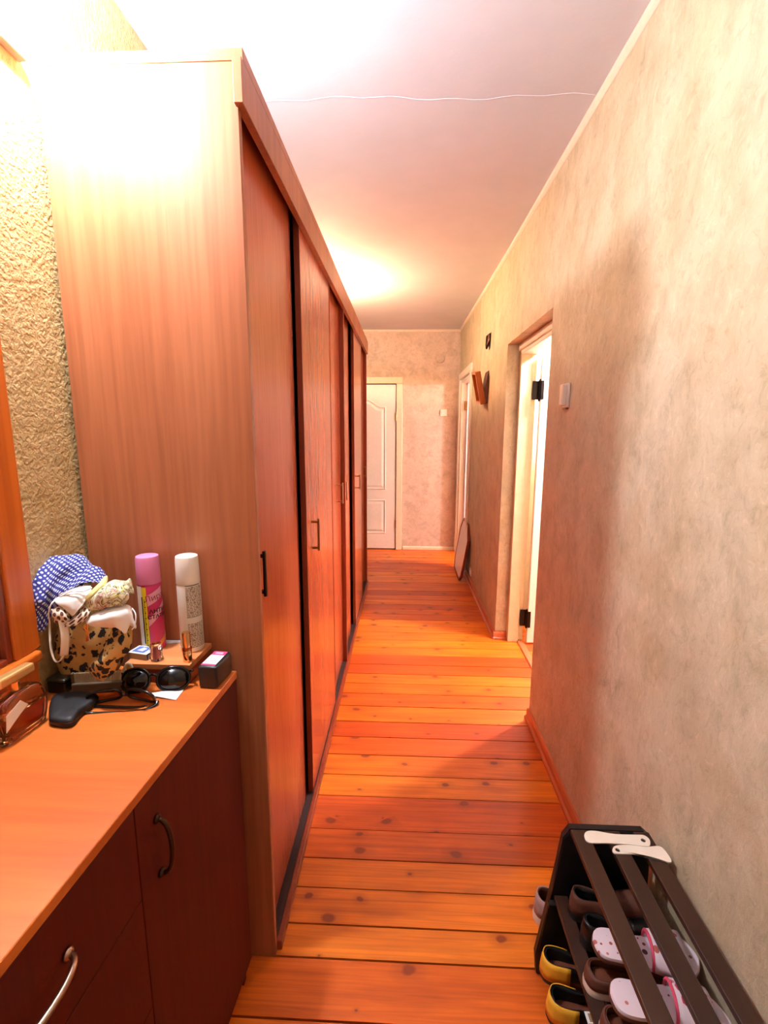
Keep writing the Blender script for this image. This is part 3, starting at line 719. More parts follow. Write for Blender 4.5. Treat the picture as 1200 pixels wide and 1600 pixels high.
# ---- cloth heap
def leopard():
    t = NT('leopard_print'); v = t.coord('World', (1, 1, 1)); 
    nz = t.n('ShaderNodeTexNoise'); nz.inputs['Scale'].default_value = 70; t.l(v, nz.inputs['Vector'])
    mm = t.n('ShaderNodeMix', data_type='VECTOR'); mm.inputs[0].default_value = .022; t.l(v, mm.inputs[4]); t.l(nz.outputs['Color'], mm.inputs[5])
    vo = t.n('ShaderNodeTexVoronoi'); vo.inputs['Scale'].default_value = 54; vo.inputs['Randomness'].default_value = .7; t.l(mm.outputs[1], vo.inputs['Vector'])
    base = t.ramp(t.noise(v, 12), [(.35, s2l((176, 132, 66))), (.65, s2l((200, 160, 92)))])
    m = t.ramp(vo.outputs['Distance'], [(.44, (1, 1, 1, 1)), (.49, (0, 0, 0, 1))])
    hole = t.ramp(vo.outputs['Distance'], [(.06, (1, 1, 1, 1)), (.10, (0, 0, 0, 1))])
    c = t.mix(m, base, s2l((26, 18, 16))); c = t.mix(t.math('MULTIPLY', hole, .35), c, s2l((120, 84, 50)))
    t.col(c); t.set(Roughness=.8); t.bump(t.noise(v, 300, 2), .15, .001); return t.m
M_LEO = leopard()
def dotted(name, base, dot, n, thr=.30):
    t = NT(name); u = t.n('ShaderNodeTexCoord'); m = t.n('ShaderNodeMapping'); m.inputs['Scale'].default_value = (n, n, 1); m.inputs['Rotation'].default_value = (0, 0, PI/4)
    t.l(u.outputs['UV'], m.inputs[0]); fr = t.n('ShaderNodeVectorMath', operation='FRACTION'); t.l(m.outputs[0], fr.inputs[0])
    sb = t.n('ShaderNodeVectorMath', operation='SUBTRACT'); t.l(fr.outputs[0], sb.inputs[0]); sb.inputs[1].default_value = (.5, .5, 0)
    ln = t.n('ShaderNodeVectorMath', operation='LENGTH'); t.l(sb.outputs[0], ln.inputs[0])
    t.col(t.mix(t.math('LESS_THAN', ln.outputs['Value'], thr), s2l(base), s2l(dot))); t.set(Roughness=.85); return t.m
M_BLUE = dotted('blue_dotted_cloth', (40, 44, 118), (214, 218, 236), 1.0, .28)
M_MASK = plain('white_mask_cloth', (238, 232, 222), .85, noise_amt=.02)
M_STRAP = plain('pale_strap', (226, 206, 178), .7, noise_amt=.03)
M_BRNP = leopard.__call__() if False else M_LEO
# leopard pouch: soft lumpy bag
pc = thing('leopard_pouch', (-.675, .965, DZ), 'leopard print fabric pouch under the heap of cloths on the dresser', 'pouch')
bm = B(); bmesh.ops.create_cube(bm, size=1); bmesh.ops.subdivide_edges(bm, edges=bm.edges[:], cuts=13, use_grid_fill=True)
for v in bm.verts:
    x, y, z = v.co*2
    k = 3.2; L = (abs(x)**k+abs(y)**k+abs(z)**k)**(1/k); x, y, z = x/L, y/L, z/L
    taper = 1-.10*max(0, z)-.06*max(0, -z)
    P = Vector((-.697+x*.070*taper+.008*z, .974+y*.044*taper, DZ+.105+z*.085))
    nn = Vector((x, y, z)).normalized()
    P += nn*(.007*noise.noise(P*22)+.003*noise.noise(P*60))
    v.co = P
b_low = min(v.co.z for v in bm.verts)
for v in bm.verts: v.co.z -= b_low-DZ-.001
pou = obj('pouch_body', bm, M_LEO, pc, True)
FY = .900
def A(px, py, y=FY): return at(px, py, y=y)
rows = [[A(186, 955, .93), A(200, 948, .93), A(206, 960, .93)], [A(165, 1010, .89), A(190, 1000, .885), A(204, 1010, .90)], [A(140, 1042, .885), A(160, 1034, .865), A(188, 1030, .88)], [A(146, 1054, .89), A(160, 1062, .875), A(176, 1052, .885)]]
bm = B(); sheet(bm, rows, 6, .002, 40, 3); o = obj('folded_flap', bm, M_LEO, pc, True); solid(o, .004)
bm = B(); prism(bm, [A(133, 976, .893), A(137, 976, .893), A(139, 1001, .893), A(134, 1003, .893)], (0, .0015, 0)); tube(bm, spline([A(134, 974, .893), A(131, 980, .889), A(135, 985, .893)], 4), .0012, 6); obj('zip_pull', bm, M_GOLD, pc)
bm = B(); tube(bm, spline([A(76, 930, .935), A(77, 970, .915), A(80, 1015, .892), A(88, 1034, .885), A(98, 1026, .885), A(101, 1000, .884), A(99, 972, .888), A(96, 950, .90)], 6), [.0032]*43, 8, flat=.35)
obj('strap', bm, M_STRAP, pc, True)
bm = B(); tube(bm, spline([A(95, 960, .892), A(99, 975, .886), A(102, 1000, .880), A(100, 1024, .880)], 6), .008, 8, flat=.22); obj('wide_strap', bm, M_STRAP, pc, True)

# blue cloth draped over the heap
rows = [[A(55, 872, .965), A(80, 872, .985), A(108, 868, 1.00), A(130, 870, 1.01), A(146, 886, 1.01)],
        [A(52, 892, .955), A(72, 896, .935), A(96, 888, .95), A(124, 884, .985), A(150, 896, .995)],
        [A(46, 918, .935), A(66, 926, .905), A(86, 916, .93), A(112, 904, .955), A(142, 906, .98)],
        [A(40, 950, .925), A(56, 958, .895), A(76, 946, .91), A(96, 930, .93), A(120, 920, .955)],
        [A(38, 983, .92), A(52, 984, .895), A(68, 984, .905), A(80, 962, .915), A(92, 940, .93)]]
bm = B(); sheet(bm, rows, 8, .007, 30, 1, uv=(15, 20)); o = obj('blue_cloth', bm, M_BLUE, None, True); solid(o, .0022)
tag(o, 'dark blue cloth with white dots draped over the left of the heap', 'cloth')
rows = [[A(120, 900, .975), A(140, 884, .995), A(158, 888, .995), A(166, 900, .99)], [A(110, 912, .945), A(134, 898, .955), A(154, 900, .965), A(164, 908, .97)], [A(104, 926, .93), A(126, 912, .935), A(148, 908, .945), A(160, 910, .955)]]
bm = B(); sheet(bm, rows, 8, .004, 34, 9, uv=(8, 7)); o = obj('blue_cloth', bm, M_BLUE, None, True); solid(o, .0022)
tag(o, 'second fold of dotted blue cloth tucked behind the white mask', 'cloth')
def mask(name, rows, label, seed, straps, mat=M_MASK, cat='face mask', amp=.002, extra=None):
    t = thing(name, rows[0][0], label, cat)
    bm = B(); sheet(bm, rows, 7, amp, 38, seed, uv=(1, 1)); o = obj('cloth', bm, mat, t, True); solid(o, .0022)
    for s in straps:
        bm = B(); tube(bm, spline(s, 5), .0013, 6); obj('ear_loop', bm, M_PAPER, t, True)
    return t
mask('cloth_mask', [[A(84, 938, .905), A(104, 926, .91), A(128, 917, .92), A(142, 916, .93)], [A(90, 944, .895), A(110, 938, .89), A(128, 930, .90), A(142, 926, .91)], [A(100, 950, .89), A(112, 952, .885), A(122, 944, .89), A(136, 934, .90)], [A(108, 958, .888), A(114, 962, .885), A(120, 956, .887), A(128, 946, .89)]],
     'flat white cloth face mask folded on the left of the heap', 2,
     [[A(86, 938, .90), A(80, 944, .89), A(76, 958, .89), A(78, 975, .90)], [A(96, 932, .905), A(112, 924, .895), A(130, 924, .895), A(144, 918, .90)], [A(92, 930, .905), A(112, 921, .90), A(132, 916, .90)]])
mask('cloth_mask', [[A(132, 968, .895), A(150, 958, .89), A(176, 948, .90), A(198, 945, .92), A(206, 952, .93)], [A(136, 975, .885), A(156, 968, .872), A(180, 958, .875), A(200, 954, .90), A(208, 966, .92)], [A(148, 979, .885), A(166, 976, .875), A(184, 974, .875), A(202, 970, .895), A(212, 980, .91)], [A(180, 980, .885), A(188, 982, .88), A(196, 990, .885), A(202, 976, .90), A(211, 981, .91)]],
     'cream white cloth mask hanging over the top right of the leopard pouch', 5, [[A(206, 950, .92), A(212, 960, .91), A(211, 976, .905), A(206, 984, .90)]])
def scarfmat():
    t = NT('yellow_scribble_print'); v = t.coord('World'); f = t.noise(v, 34, 2, .5, 1.5)
    c = t.ramp(f, [(.40, s2l((234, 230, 214))), (.47, s2l((214, 206, 120))), (.52, s2l((40, 34, 26))), (.55, s2l((226, 222, 190))), (.66, s2l((150, 72, 30))), (.70, s2l((238, 236, 226)))])
    t.col(c); t.set(Roughness=.85); return t.m
M_SCARF = scarfmat()
mask('printed_mask', [[A(164, 914, .95), A(178, 906, .955), A(196, 908, .95), A(204, 905, .955), A(209, 928, .945)], [A(148, 924, .925), A(164, 916, .905), A(182, 916, .90), A(196, 922, .91), A(202, 928, .925)], [A(136, 936, .905), A(152, 932, .885), A(172, 932, .88), A(188, 938, .89), A(197, 940, .91)], [A(136, 946, .90), A(144, 954, .89), A(160, 950, .885), A(180, 946, .89), A(190, 946, .90)]],
     'white and yellow printed face mask crumpled on top of the heap', 7, [[A(192, 940, .90), A(200, 936, .90), A(200, 928, .90), A(196, 930, .90), A(190, 942, .90)]], M_SCARF)
rows = [[A(162, 903, .93), A(167, 900, .93), A(168, 906, .93)], [A(152, 914, .905), A(158, 914, .90), A(163, 916, .905)], [A(140, 926, .895), A(146, 929, .89), A(151, 931, .895)], [A(133, 934, .90), A(136, 938, .895), A(140, 941, .90)]]
bm = B(); sheet(bm, rows, 6, .001, 40, 4); o = obj('yellow_tie', bm, plain('pale_yellow_cloth', (226, 220, 142), .8), None, True); solid(o, .002); tag(o, 'pale yellow cloth tie lying over the white mask', 'cloth')
M_BRLEO = dotted('brown_spot_cloth', (222, 206, 178), (92, 42, 26), 1.0, .36)
rows = [[A(80, 952, .90), A(96, 948, .90), A(106, 958, .90)], [A(82, 962, .89), A(96, 960, .882), A(108, 966, .888)], [A(86, 972, .892), A(98, 972, .885), A(110, 970, .890)]]
bm = B(); sheet(bm, rows, 6, .001, 40, 6, uv=(4, 3)); o = obj('spotted_cloth', bm, M_BRLEO, None, True); solid(o, .002); tag(o, 'small brown-spotted white cloth peeking out under the flat white mask', 'cloth')
rows = [[A(118, 962, .895), A(132, 948, .90), A(144, 948, .90)], [A(106, 972, .886), A(128, 962, .884), A(140, 960, .888)], [A(96, 980, .888), A(116, 978, .882), A(132, 970, .886)]]
bm = B(); sheet(bm, rows, 6, .001, 40, 8, uv=(5, 3)); o = obj('spotted_cloth', bm, M_BRLEO, None, True); solid(o, .002); tag(o, 'tan cloth band with large brown spots along the top of the leopard pouch', 'cloth')

# comb
M_COMB = plain('smoky_plastic', (96, 80, 58), .3, noise_amt=.03)
M_BRIS = plain('beige_bristles', (206, 186, 150), .5, noise_amt=.05)
t = thing('hair_brush', at(160, 1070, z=DZ), 'smoky brown comb with beige teeth below the leopard pouch', 'comb')
p0 = at(112, 1083, z=DZ+.004); p1 = at(192, 1078, z=DZ+.004)
ux = (p1-p0).normalized(); uy = Vector((-ux.y, ux.x, 0)); Lc = (p1-p0).length
fr_ = Matrix((ux, uy, Vector((0, 0, 1)))).transposed().to_4x4(); fr_.translation = Vector((p0.x, p0.y, DZ+E3))
box('comb_spine', 0, Lc, 0, .014, 0, .024, M_COMB, t, .003, 2, mtx=fr_)
bm = B(); nT = 30
for i in range(nT):
    x = .004+(Lc-.008)*i/(nT-1); add_box(bm, x-.0007, x+.0007, .004, .0075, .0245, .046, mtx=fr_)
o = obj('teeth', bm, M_BRIS, t); 
bm = B(); add_box(bm, 0, .006, .002, .010, .0242, .047, .001, mtx=fr_); obj('end_guard', bm, M_COMB, t)
bm = B(); tube(bm, spline([fr_ @ Vector(v) for v in ((Lc-.006, .022, .002), (Lc-.004, .022, .035), (Lc+.004, .024, .052), (Lc+.013, .024, .045), (Lc+.014, .022, .015))], 6), .0045, 8, flat=.6); obj('bristle_hood', bm, M_BRIS, t, True)
# dark olive box behind the case
p = at(92, 1082, z=DZ); t = thing('small_case', (p.x, p.y, DZ), 'small dark olive box left of the comb', 'box')
R_ = Matrix.Translation((p.x, p.y+.012, DZ+E3)) @ Matrix.Rotation(math.radians(-4), 4, 'Z'); M_OLIVE = plain('dark_olive', (64, 58, 40), .4)
box('case_body', -.020, .022, -.018, .02, 0, .026, M_BLACK, t, .003, 2, mtx=R_); box('lid', -.021, .023, -.019, .021, .0262, .034, M_OLIVE, t, .003, 2, mtx=R_)
# black leather case
p = at(108, 1118, z=DZ); t = thing('glasses_case', (p.x, p.y, DZ), 'soft black leather case lying left of the sunglasses', 'case')
ol = [at(x, y, z=DZ+E3) for x, y in ((78, 1128), (84, 1098), (118, 1090), (152, 1094), (150, 1104), (128, 1120), (112, 1137), (84, 1136))]
ol2 = spline(ol, 4, True); cen = sum(ol2, Vector())/len(ol2)
bm = B(); rings = []
for k, (s_, z) in enumerate(((.97, 0), (1, .004), (1, .012), (.96, .017), (.8, .019), (.3, .019))):
    rings.append([bm.verts.new(cen+(v-cen)*s_+Vector((0, 0, z+.001*noise.noise(v*60)))) for v in ol2])
for a, b in zip(rings, rings[1:]):
    for i in range(len(a)): bm.faces.new((a[i], a[(i+1) % len(a)], b[(i+1) % len(a)], b[i]))
bm.faces.new(rings[0][::-1]); bm.faces.new(rings[-1]); obj('case_body', bm, plain('black_leather', (9, 8, 8), .6), t, True)
bm = B(); tube(bm, [cen+(v-cen)*1.005+Vector((0, 0, .010)) for v in ol2], .0009, 6, True); obj('zip_seam', bm, M_DKMETAL, t, True)

# sunglasses
def sunglasses(label, mtx, W=.142, Hh=.050, round_=.5, temple=.125, lens=None, up_=0, fold=False, bulge=.010):
    t = thing('sunglasses', mtx.translation, label, 'sunglasses')
    lw = W*.43
    for s in (-1, 1):
        cx = s*(W*.265); ol = []
        for i in range(36):
            a = 2*PI*i/36; e = 2/(2+2*(1-round_)); ca, sa = math.cos(a), math.sin(a)
            x = cx+lw/2*math.copysign(abs(ca)**e, ca); z = Hh/2+Hh/2*.94*math.copysign(abs(sa)**e, sa); y = .06*((x/(W/2))**2)*.25
            ol.append(mtx @ Vector((x, y, z)))
        bm = B(); tube(bm, ol, .0030, 8, True); obj('rim', bm, M_BLKGLOSS, t, True)
        c0 = sum(ol, Vector())/len(ol); nr = (mtx.to_3x3() @ Vector((0, -1, 0)))*bulge
        bm = B(); rr = [[bm.verts.new(c0+(v-c0)*k+nr*(1-k*k)) for v in ol] for k in (1, .75, .5, .25)]; cc = bm.verts.new(c0+nr)
        for a, b in zip(rr, rr[1:]):
            for i in range(36): bm.faces.new((a[i], a[(i+1) % 36], b[(i+1) % 36], b[i]))
        for i in range(36): bm.faces.new((rr[-1][i], rr[-1][(i+1) % 36], cc))
        o = obj('lens', bm, lens or M_BLKGLOSS, t, True); solid(o, .0015)
        hx = s*W/2
        if fold: pts = [(hx, .012, Hh*.78), (hx*.98, .022, Hh*.78), (hx*.6, .030+.006*s, Hh*.74), (-hx*.5, .036+.006*s, Hh*.6), (-hx*.85, .038+.006*s, Hh*.38)]
        else: pts = [(hx, .012, Hh*.78), (hx, .03, Hh*.78), (hx*.98, temple*.7, Hh*.74), (hx*.95, temple*.9, Hh*.6), (hx*.93, temple, Hh*.40)]
        bm = B(); tube(bm, spline([mtx @ Vector(v) for v in pts], 5), [.0042-.0001*i for i in range(21)], 8, flat=.6); obj('temple', bm, M_BLKGLOSS, t, True)
    bm = B(); tube(bm, spline([mtx @ Vector(v) for v in ((-W*.06, 0, Hh*.62), (0, -.002, Hh*.72), (W*.06, 0, Hh*.62))], 4), .0030, 8); obj('bridge', bm, M_BLKGLOSS, t, True)
    return t
def frame_at(p, yaw, pitch=0): return Matrix.Translation(p) @ Matrix.Rotation(math.radians(yaw), 4, 'Z') @ Matrix.Rotation(math.radians(pitch), 4, 'X')
pa = at(243, 1080, z=DZ)
sunglasses('black sunglasses with large round lenses leaning at the front of the wooden box', frame_at(Vector((pa.x, pa.y-.012, DZ+.004)), 8, -24), W=.150, Hh=.052, round_=.9, fold=True, bulge=.014)
M_LENS2 = glass('faint_tint_glass', (200, 160, 120), .02, 1.02)
pa = at(190, 1103, z=DZ)
sunglasses('black framed glasses lying folded upside down on the dresser, nearest the camera', Matrix.Translation(Vector((pa.x, pa.y+.006, DZ+.036))) @ Matrix.Rotation(math.radians(184), 4, 'Z') @ Matrix.Rotation(PI, 4, 'Y') @ Matrix.Rotation(math.radians(24), 4, 'X'), W=.140, Hh=.034, round_=.3, lens=M_LENS2, fold=True, bulge=.002)

# perfume bottle
pb = Vector((-.716, .782, DZ+E3)); t = thing('perfume_bottle', pb, 'amber perfume bottle with a gold bar cap in front of the mirror', 'perfume bottle')
R_ = Matrix.Translation(pb) @ Matrix.Rotation(math.radians(-6), 4, 'Z')
prof = [(-.036, 0), (.036, 0), (.044, .006), (.051, .030), (.052, .052), (.046, .074), (.036, .084), (.014, .088), (-.014, .088), (-.036, .084), (-.046, .074), (-.052, .052), (-.051, .030), (-.044, .006)]
def flask(bm, sc, dep, z0, z1):
    sm = spline([Vector((0, a, z)) for a, z in prof], 3, True); c0 = Vector((0, 0, .044)); rings = []
    for k, xx in ((.82, -1), (.95, -.8), (1, -.45), (1, .45), (.95, .8), (.82, 1)):
        rings.append([bm.verts.new(R_ @ Vector((xx*dep, (v.y)*k*sc, max(z0, min(z1, c0.z+(v.z-c0.z)*k*sc))))) for v in sm])
    for a, b in zip(rings, rings[1:]):
        for i in range(len(a)): bm.faces.new((a[i], a[(i+1) % len(a)], b[(i+1) % len(a)], b[i]))
    bm.faces.new(rings[0][::-1]); bm.faces.new(rings[-1])
bm = B(); flask(bm, 1, .019, .0, .2); obj('glass_flask', bm, M_GLASS, t, True)
bm = B(); flask(bm, .90, .0155, .0, .050); obj('amber_liquid', bm, M_AMBER, t)
bm = B(); lathe(bm, [(.009, .0885), (.009, .104), (.0065, .106), (0, .106)], pb, 20); obj('neck', bm, M_GOLD, t, 'auto')
bm = B(); add_box(bm, -.010, .010, -.036, .038, .106, .124, .004, 2, mtx=R_); obj('bar_cap', bm, plain('pale_gold', (226, 180, 110), .3, .6), t)
bm = B(); prism(bm, [R_ @ Vector(v) for v in ((.0196, -.044, .030), (.0196, -.012, .050), (.0196, .004, .058), (.0196, -.010, .074), (.0196, -.040, .060))], (.0005, 0, 0)); obj('white_highlight', bm, M_PLAST, t)  # white reflection on the flask, modelled as a flat patch

# ------------------------------------------------------------------ shoe rack
SZ = .460
rk = thing('shoe_rack', (.52, .68, 0), 'black shoe rack with dark wooden slats against the right wall', 'shoe rack')
def end_panel(y):
    ol = [(.372, .0), (.366, .06), (.398, .27), (.416, .428), (.432, .455), (.615, .455), (.636, .436), (.640, .27), (.642, 0), (.610, 0), (.604, .04), (.416, .04), (.410, 0)]
    bm = B(); prism(bm, [(x, y, z) for x, z in ol], (0, .022, 0)); bmesh.ops.bevel(bm, geom=[e for e in bm.edges if abs(e.verts[0].co.y-e.verts[1].co.y) < 1e-5], offset=.003, segments=2, affect='EDGES')
    obj('end_panel', bm, M_BLACK, rk)
end_panel(1.078); end_panel(.285)
for x0, x1 in ((.430, .471), (.512, .551), (.585, .624)): box('top_slat', x0, x1, .290, 1.074, SZ-.0138, SZ, M_SLAT, rk, .002, 2)
for x0, x1 in ((.402, .437), (.495, .530), (.590, .625)): box('shelf_slat', x0, x1, .308, 1.077, .246, .258, M_SLAT, rk, .002)
for x0, x1 in ((.380, .412), (.480, .515), (.588, .622)): box('shelf_slat', x0, x1, .308, 1.077, .066, .078, M_SLAT, rk, .002)
for y in (1.068, .316): 
    for z in (.240, .060): box('cross_rail', .385, .635, y-.008, y+.008, z-.006, z+.0055, M_BLACK, rk, .002)

# shoehorns lying on the top slats
M_HORN = plain('ivory_plastic', (232, 222, 204), .35, noise_amt=.01)
def horn(ol, hole, label):
    ol = spline([at(x, y, z=SZ+.003) for x, y in ol], 5, True); hc = at(*hole, z=SZ+.003)
    t = thing('shoehorn', (hc.x, hc.y, SZ), label, 'shoehorn')
    n = len(ol); hr = [hc+Vector((math.cos(2*PI*i/n), math.sin(2*PI*i/n), 0))*.0055 for i in range(n)]
    # match the hole's start angle with the outline
    a0 = math.atan2(ol[0].y-hc.y, ol[0].x-hc.x); sg = 1 if sum((ol[i].x*ol[(i+1) % n].y-ol[(i+1) % n].x*ol[i].y) for i in range(n)) > 0 else -1
    hr = [hc+Vector((math.cos(a0+sg*2*PI*i/n), math.sin(a0+sg*2*PI*i/n), 0))*.0055 for i in range(n)]
    hr = [hc+((p-hc).normalized())*.0055 for p in ol]
    bm = B(); lo = Vector((0, 0, -.0026)); zc = lambda p: Vector((0, 0, .0))
    a = [bm.verts.new(p) for p in ol]; b = [bm.verts.new(p) for p in hr]; c = [bm.verts.new(p+lo) for p in ol]; d = [bm.verts.new(p+lo) for p in hr]
    for i in range(n):
        j = (i+1) % n
        for q in ((a[i], a[j], b[j], b[i]), (c[i], c[j], d[j], d[i]), (a[i], a[j], c[j], c[i]), (b[i], b[j], d[j], d[i])): bm.faces.new(q)
    obj('horn_blade', bm, M_HORN, t)
horn([(913, 1306), (917, 1299), (930, 1298), (960, 1303), (990, 1304), (1006, 1305), (1015, 1312), (1015, 1321), (1005, 1322), (980, 1319), (950, 1317), (920, 1316)], (1005, 1313), 'ivory shoehorn with its hole at the right, nearest the far end of the rack')
horn([(957, 1327), (963, 1321), (985, 1320), (1010, 1323), (1030, 1322), (1040, 1330), (1049, 1344), (1045, 1347), (1030, 1342), (1000, 1335), (975, 1334), (960, 1333)], (965, 1328), 'ivory shoehorn with its hole at the left and a curved tip by the wall')

# ------------------------------------------------------------------ shoes
def foot(L, W, n=14):
    """half widths along the length, heel at 0"""
    st = [0, .03, .10, .22, .38, .52, .66, .78, .88, .95, 1.0]; wd_ = [.12, .50, .68, .70, .66, .74, .92, 1.0, .88, .60, .14]
    cs = [0, 0, 0, .0, -.03, -.03, 0, .03, .05, .06, .06]
    return [(s*L, w_*W/2, c*W) for s, w_, c in zip(st, wd_, cs)]
def outline(L, W, k=1.0, z=0):
    f = foot(L, W); c = L*.5
    pts = [Vector((c+(x-c)*k, cy-w_*k, z)) for x, w_, cy in f]+[Vector((c+(x-c)*k, cy+w_*k, z)) for x, w_, cy in reversed(f)]
    return spline(pts, 3, True)
def sole_mesh(L, W, h, mtx, k=1.0, z=0, top=None):
    bm = B(); a = outline(L, W, k, z); m = outline(L, W, k*1.01, z+h*.5); b = outline(L, W, k*.99, z+h)
    rings = [[bm.verts.new(mtx @ v) for v in r] for r in (a, m, b)]
    for p, q in zip(rings, rings[1:]):
        for i in range(len(p)): bm.faces.new((p[i], p[(i+1) % len(p)], q[(i+1) % len(p)], q[i]))
    bm.faces.new(rings[0][::-1]); bm.faces.new(rings[-1]); return bm
def shoe(name, label, group, loc, yaw, L=.25, W=.09, sole_h=.022, wall=.055, m_sole=None, m_up=None, m_in=None, m_lin=None, m_heel=None, open_=.50, toe_h=.055, sh_tilt=0, mirror=1, laces=False):
    mtx = Matrix.Translation(loc) @ Matrix.Rotation(math.radians(yaw), 4, 'Z') @ Matrix.Rotation(math.radians(sh_tilt), 4, 'Y') @ Matrix.Diagonal((1, mirror, 1, 1))
    t = thing(name, loc, label, 'shoe', group)
    obj('outsole', sole_mesh(L, W, sole_h, mtx), m_sole, t, 'auto')
    obj('insole', sole_mesh(L, W, .004, mtx, .90, sole_h+.0002), m_in, t, 'auto')
    f = [Vector((x, w_, c)) for x, w_, c in foot(L*.985, W*.97)]
    ft = spline(f, 3); wl = lambda s: wall*(1-.30*min(1, s/.5)) if s < .5 else wall*.70
    # quarters: side and heel wall
    left = [p for p in ft if p.x <= L*(open_+.06)]
    path = [Vector((p.x+L*.0075, p.z-p.y, 0)) for p in reversed(left)]+[Vector((p.x+L*.0075, p.z+p.y, 0)) for p in left]
    def wallstrip(path, hscale, inset):
        bm = B(); rows = []
        for p in path:
            s_ = p.x/L; h = wl(s_)*hscale; cc = Vector((p.x+.01, p.y*.2, 0)); dn = (Vector((L*.3, 0, 0))-p).normalized()
            rows.append([bm.verts.new(mtx @ (p+dn*inset+dn*(t_*t_*.006)+Vector((0, 0, sole_h+.0002+h*t_)))) for t_ in (0, .35, .7, 1)])
        for a, b in zip(rows, rows[1:]):
            for i in range(3): bm.faces.new((a[i], a[i+1], b[i+1], b[i]))
        return bm
    o = obj('quarter', wallstrip(path, 1, 0), m_up, t, True); solid(o, .003)
    o = obj('lining', wallstrip(path, .97, .0034), m_lin, t, True); solid(o, .0015)
    if m_heel: 
        hp = [p for p in path if p.x < L*.30]; bm = wallstrip(hp, 1.02, -.0026); o = obj('heel_counter', bm, m_heel, t, True); solid(o, .002)
    # vamp: arched front
    fr2 = [p for p in ft if p.x >= L*open_]
    bm = B(); rows = []
    for p in fr2:
        s_ = (p.x-L*open_)/(L*(1-open_)); h = wall*.70*(1-s_)+toe_h*.55*s_; crown_ = (wall*1.05*(1-s_)+toe_h*s_); e = max(.0, 1-max(0, s_-.8)/.2)
        row = []
        for i in range(11):
            a = PI*i/10; yy = -math.cos(a); zz = math.sin(a)**.55
            row.append(bm.verts.new(mtx @ Vector((p.x+L*.0075, p.z+yy*p.y, sole_h+.0004+zz*crown_*(.35+.65*math.sqrt(e))))))
        rows.append(row)
    for a, b in zip(rows, rows[1:]):
        for i in range(10): bm.faces.new((a[i], a[i+1], b[i+1], b[i]))
    o = obj('vamp', bm, m_up, t, True); solid(o, .0025)
    if laces:
        for k in range(4):
            x = L*(open_+.04+.055*k); bm = B(); hh = sole_h+wall*(1.05-.09*k)
            tube(bm, spline([mtx @ Vector((x, -.018, hh-.006)), mtx @ Vector((x+.003, 0, hh+.004)), mtx @ Vector((x, .018, hh-.006))], 4), .0022, 6); obj('lace', bm, m_sole, t, True)
    return t
M_YELL = plain('yellow_suede', (240, 176, 44), .6, noise_amt=.05); M_BRSH = plain('brown_leather_insole', (104, 48, 24), .6, noise_amt=.05)
M_BLIN = plain('black_lining', (14, 12, 12), .8); M_WSOLE = plain('white_rubber', (216, 196, 178), .5, noise_amt=.02)
M_BRUP = plain('brown_suede', (92, 48, 30), .7, noise_amt=.06); M_MAUVE = plain('dusty_mauve_canvas', (172, 140, 130), .8, noise_amt=.06)
M_BLSH = plain('black_shoe_leather', (16, 12, 12), .3)
Z1, Z2 = .0785, .2585
# tan sneaker on the floor behind the far end of the rack
shoe('sneaker', 'mauve sneaker with white sole on the floor behind the far end of the rack', None, Vector((.404, 1.235, .0003)), -4, .25, .092, .026, .060, M_WSOLE, M_MAUVE, M_BRUP, M_BRUP, laces=True)
# yellow pair on the lower shelf
shoe('flat_shoe', 'yellow and black flat shoe on the lower shelf, nearest the far end', 'yellow and black flat shoes', Vector((.362, 1.024, Z1)), -6, .245, .078, .012, .050, M_BLSH, M_BLSH, M_BRSH, M_BLIN, M_YELL)
shoe('flat_shoe', 'yellow and black flat shoe on the lower shelf, the nearer of the two', 'yellow and black flat shoes', Vector((.352, .936, Z1)), -8, .245, .080, .012, .052, M_BLSH, M_BLSH, M_BRSH, M_BLIN, M_YELL, mirror=-1)
shoe('black_shoe', 'plain black shoe on the lower shelf in front of the yellow pair', None, Vector((.372, .838, Z1)), -9, .25, .080, .02, .05, M_BLSH, M_BLSH, M_BLIN, M_BLIN)
# dark shoes at the far end of the upper shelf
shoe('dark_shoe', 'dark brown shoe with a metal buckle at the far end of the middle shelf', 'dark shoes at the far end', Vector((.424, 1.030, Z2)), -3, .205, .068, .016, .05, M_BLSH, M_BRUP, M_BLIN, M_BLIN)
o = shoe('dark_shoe', 'black shoe next to the dark brown one on the middle shelf', 'dark shoes at the far end', Vector((.428, .962, Z2)), -3, .205, .064, .016, .05, M_BLSH, M_BLSH, M_BRUP, M_BLIN)
# brown slip-ons with white soles, white patterned slippers lying over them
shoe('slip_on', 'brown slip-on with pale sole at the middle shelf, the farther of its pair', 'brown slip-ons', Vector((.404, .873, Z2)), -6, .225, .078, .018, .028, M_WSOLE, M_BRUP, M_BRSH, M_BRUP, toe_h=.030)
shoe('slip_on', 'brown slip-on with pale sole at the middle shelf, the nearer of its pair', 'brown slip-ons', Vector((.404, .785, Z2)), -6, .225, .078, .018, .028, M_WSOLE, M_BRUP, M_BRSH, M_BRUP, toe_h=.030, mirror=-1)
def slipmat():
    t = NT('white_spotted_fleece'); v = t.coord('World', (1, 1, .2))
    vo = t.n('ShaderNodeTexVoronoi'); vo.inputs['Scale'].default_value = 52; vo.inputs['Randomness'].default_value = .9; t.l(v, vo.inputs['Vector'])
    sep = t.n('ShaderNodeSeparateColor'); t.l(vo.outputs['Color'], sep.inputs[0])
    thr = t.math('MULTIPLY', sep.outputs[1], .34); m = t.math('LESS_THAN', vo.outputs['Distance'], thr)
    sc = t.ramp(sep.outputs[0], [(.2, s2l((150, 70, 50))), (.5, s2l((196, 110, 100))), (.8, s2l((60, 36, 34)))])
    t.col(t.mix(m, s2l((222, 204, 210)), sc)); t.set(Roughness=.9); return t.m
M_SLIP = slipmat(); M_PNK = plain('pink_trim', (214, 72, 100), .6)
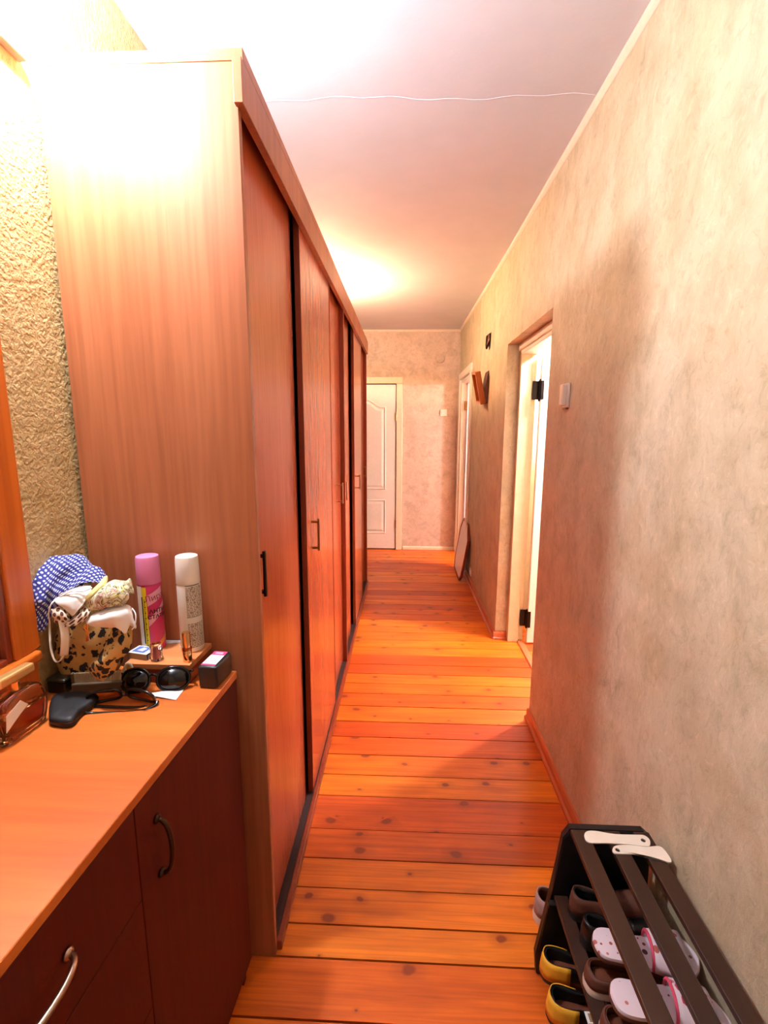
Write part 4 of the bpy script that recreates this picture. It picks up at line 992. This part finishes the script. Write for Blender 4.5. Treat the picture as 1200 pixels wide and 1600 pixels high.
def slipper(label, loc, yaw, tilt, L=.215, W=.096, mirror=1):
    mtx = Matrix.Translation(loc) @ Matrix.Rotation(math.radians(yaw), 4, 'Z') @ Matrix.Rotation(math.radians(tilt), 4, 'Y') @ Matrix.Diagonal((1, mirror, 1, 1))
    t = thing('slipper', loc, label, 'slipper', 'white spotted slippers')
    obj('outsole', sole_mesh(L, W, .008, mtx), M_BRUP, t, 'auto'); obj('footbed', sole_mesh(L, W, .008, mtx, .985, .0082), M_SLIP, t, 'auto')
    f = spline([Vector((x, w_, c)) for x, w_, c in foot(L, W)], 3); bm = B(); rows = []
    for p in f:
        if .48*L < p.x < .86*L:
            s_ = (p.x/L-.48)/.38; row = []
            for i in range(11):
                a = PI*i/10; row.append(bm.verts.new(mtx @ Vector((p.x, p.z-math.cos(a)*(p.y+.001), .012+math.sin(a)**.7*(.040-.012*s_)))))
            rows.append(row)
    for a, b in zip(rows, rows[1:]):
        for i in range(10): bm.faces.new((a[i], a[i+1], b[i+1], b[i]))
    e0 = [v.co.copy() for v in rows[0]]
    o = obj('upper_band', bm, M_SLIP, t, True); solid(o, .005)
    bm = B(); tube(bm, e0, .0035, 8); obj('pink_piping', bm, M_PNK, t, True)
    q = mtx @ Vector((L*.60, .0, .052)); bm = B()
    for s_ in (-1, 1): lathe(bm, [(0, 0), (.007, .006), (.009, .014), (0, .020)], q, 10, Matrix.Rotation(s_*PI/2, 3, 'X'))
    obj('bow', bm, M_PNK, t, True)
slipper('white spotted slipper with a pink bow, the farther of the pair on the middle shelf', Vector((.430, .902, Z2+.0655)), -9, 0)
slipper('white spotted slipper with a pink bow, the nearer of the pair on the middle shelf', Vector((.426, .800, Z2+.0655)), -9, 0, mirror=-1)
# patterned carton by the near end of the lower shelf
p = at(925, 1590, z=.155)
bm = B(); add_box(bm, p.x-.012, p.x+.016, p.y-.014, p.y+.014, .150, .1512); to = obj('shoe_tag', bm, M_PAPER); tag(to, 'white tag with a dark pattern lying on the plain black shoe', 'tag')
bm = B(); add_box(bm, p.x-.006, p.x+.010, p.y-.006, p.y+.010, .1513, .1516); add_box(bm, p.x-.010, p.x+.012, p.y-.012, p.y-.009, .1513, .1516); obj('tag_print', bm, M_BEIGEINK, to)
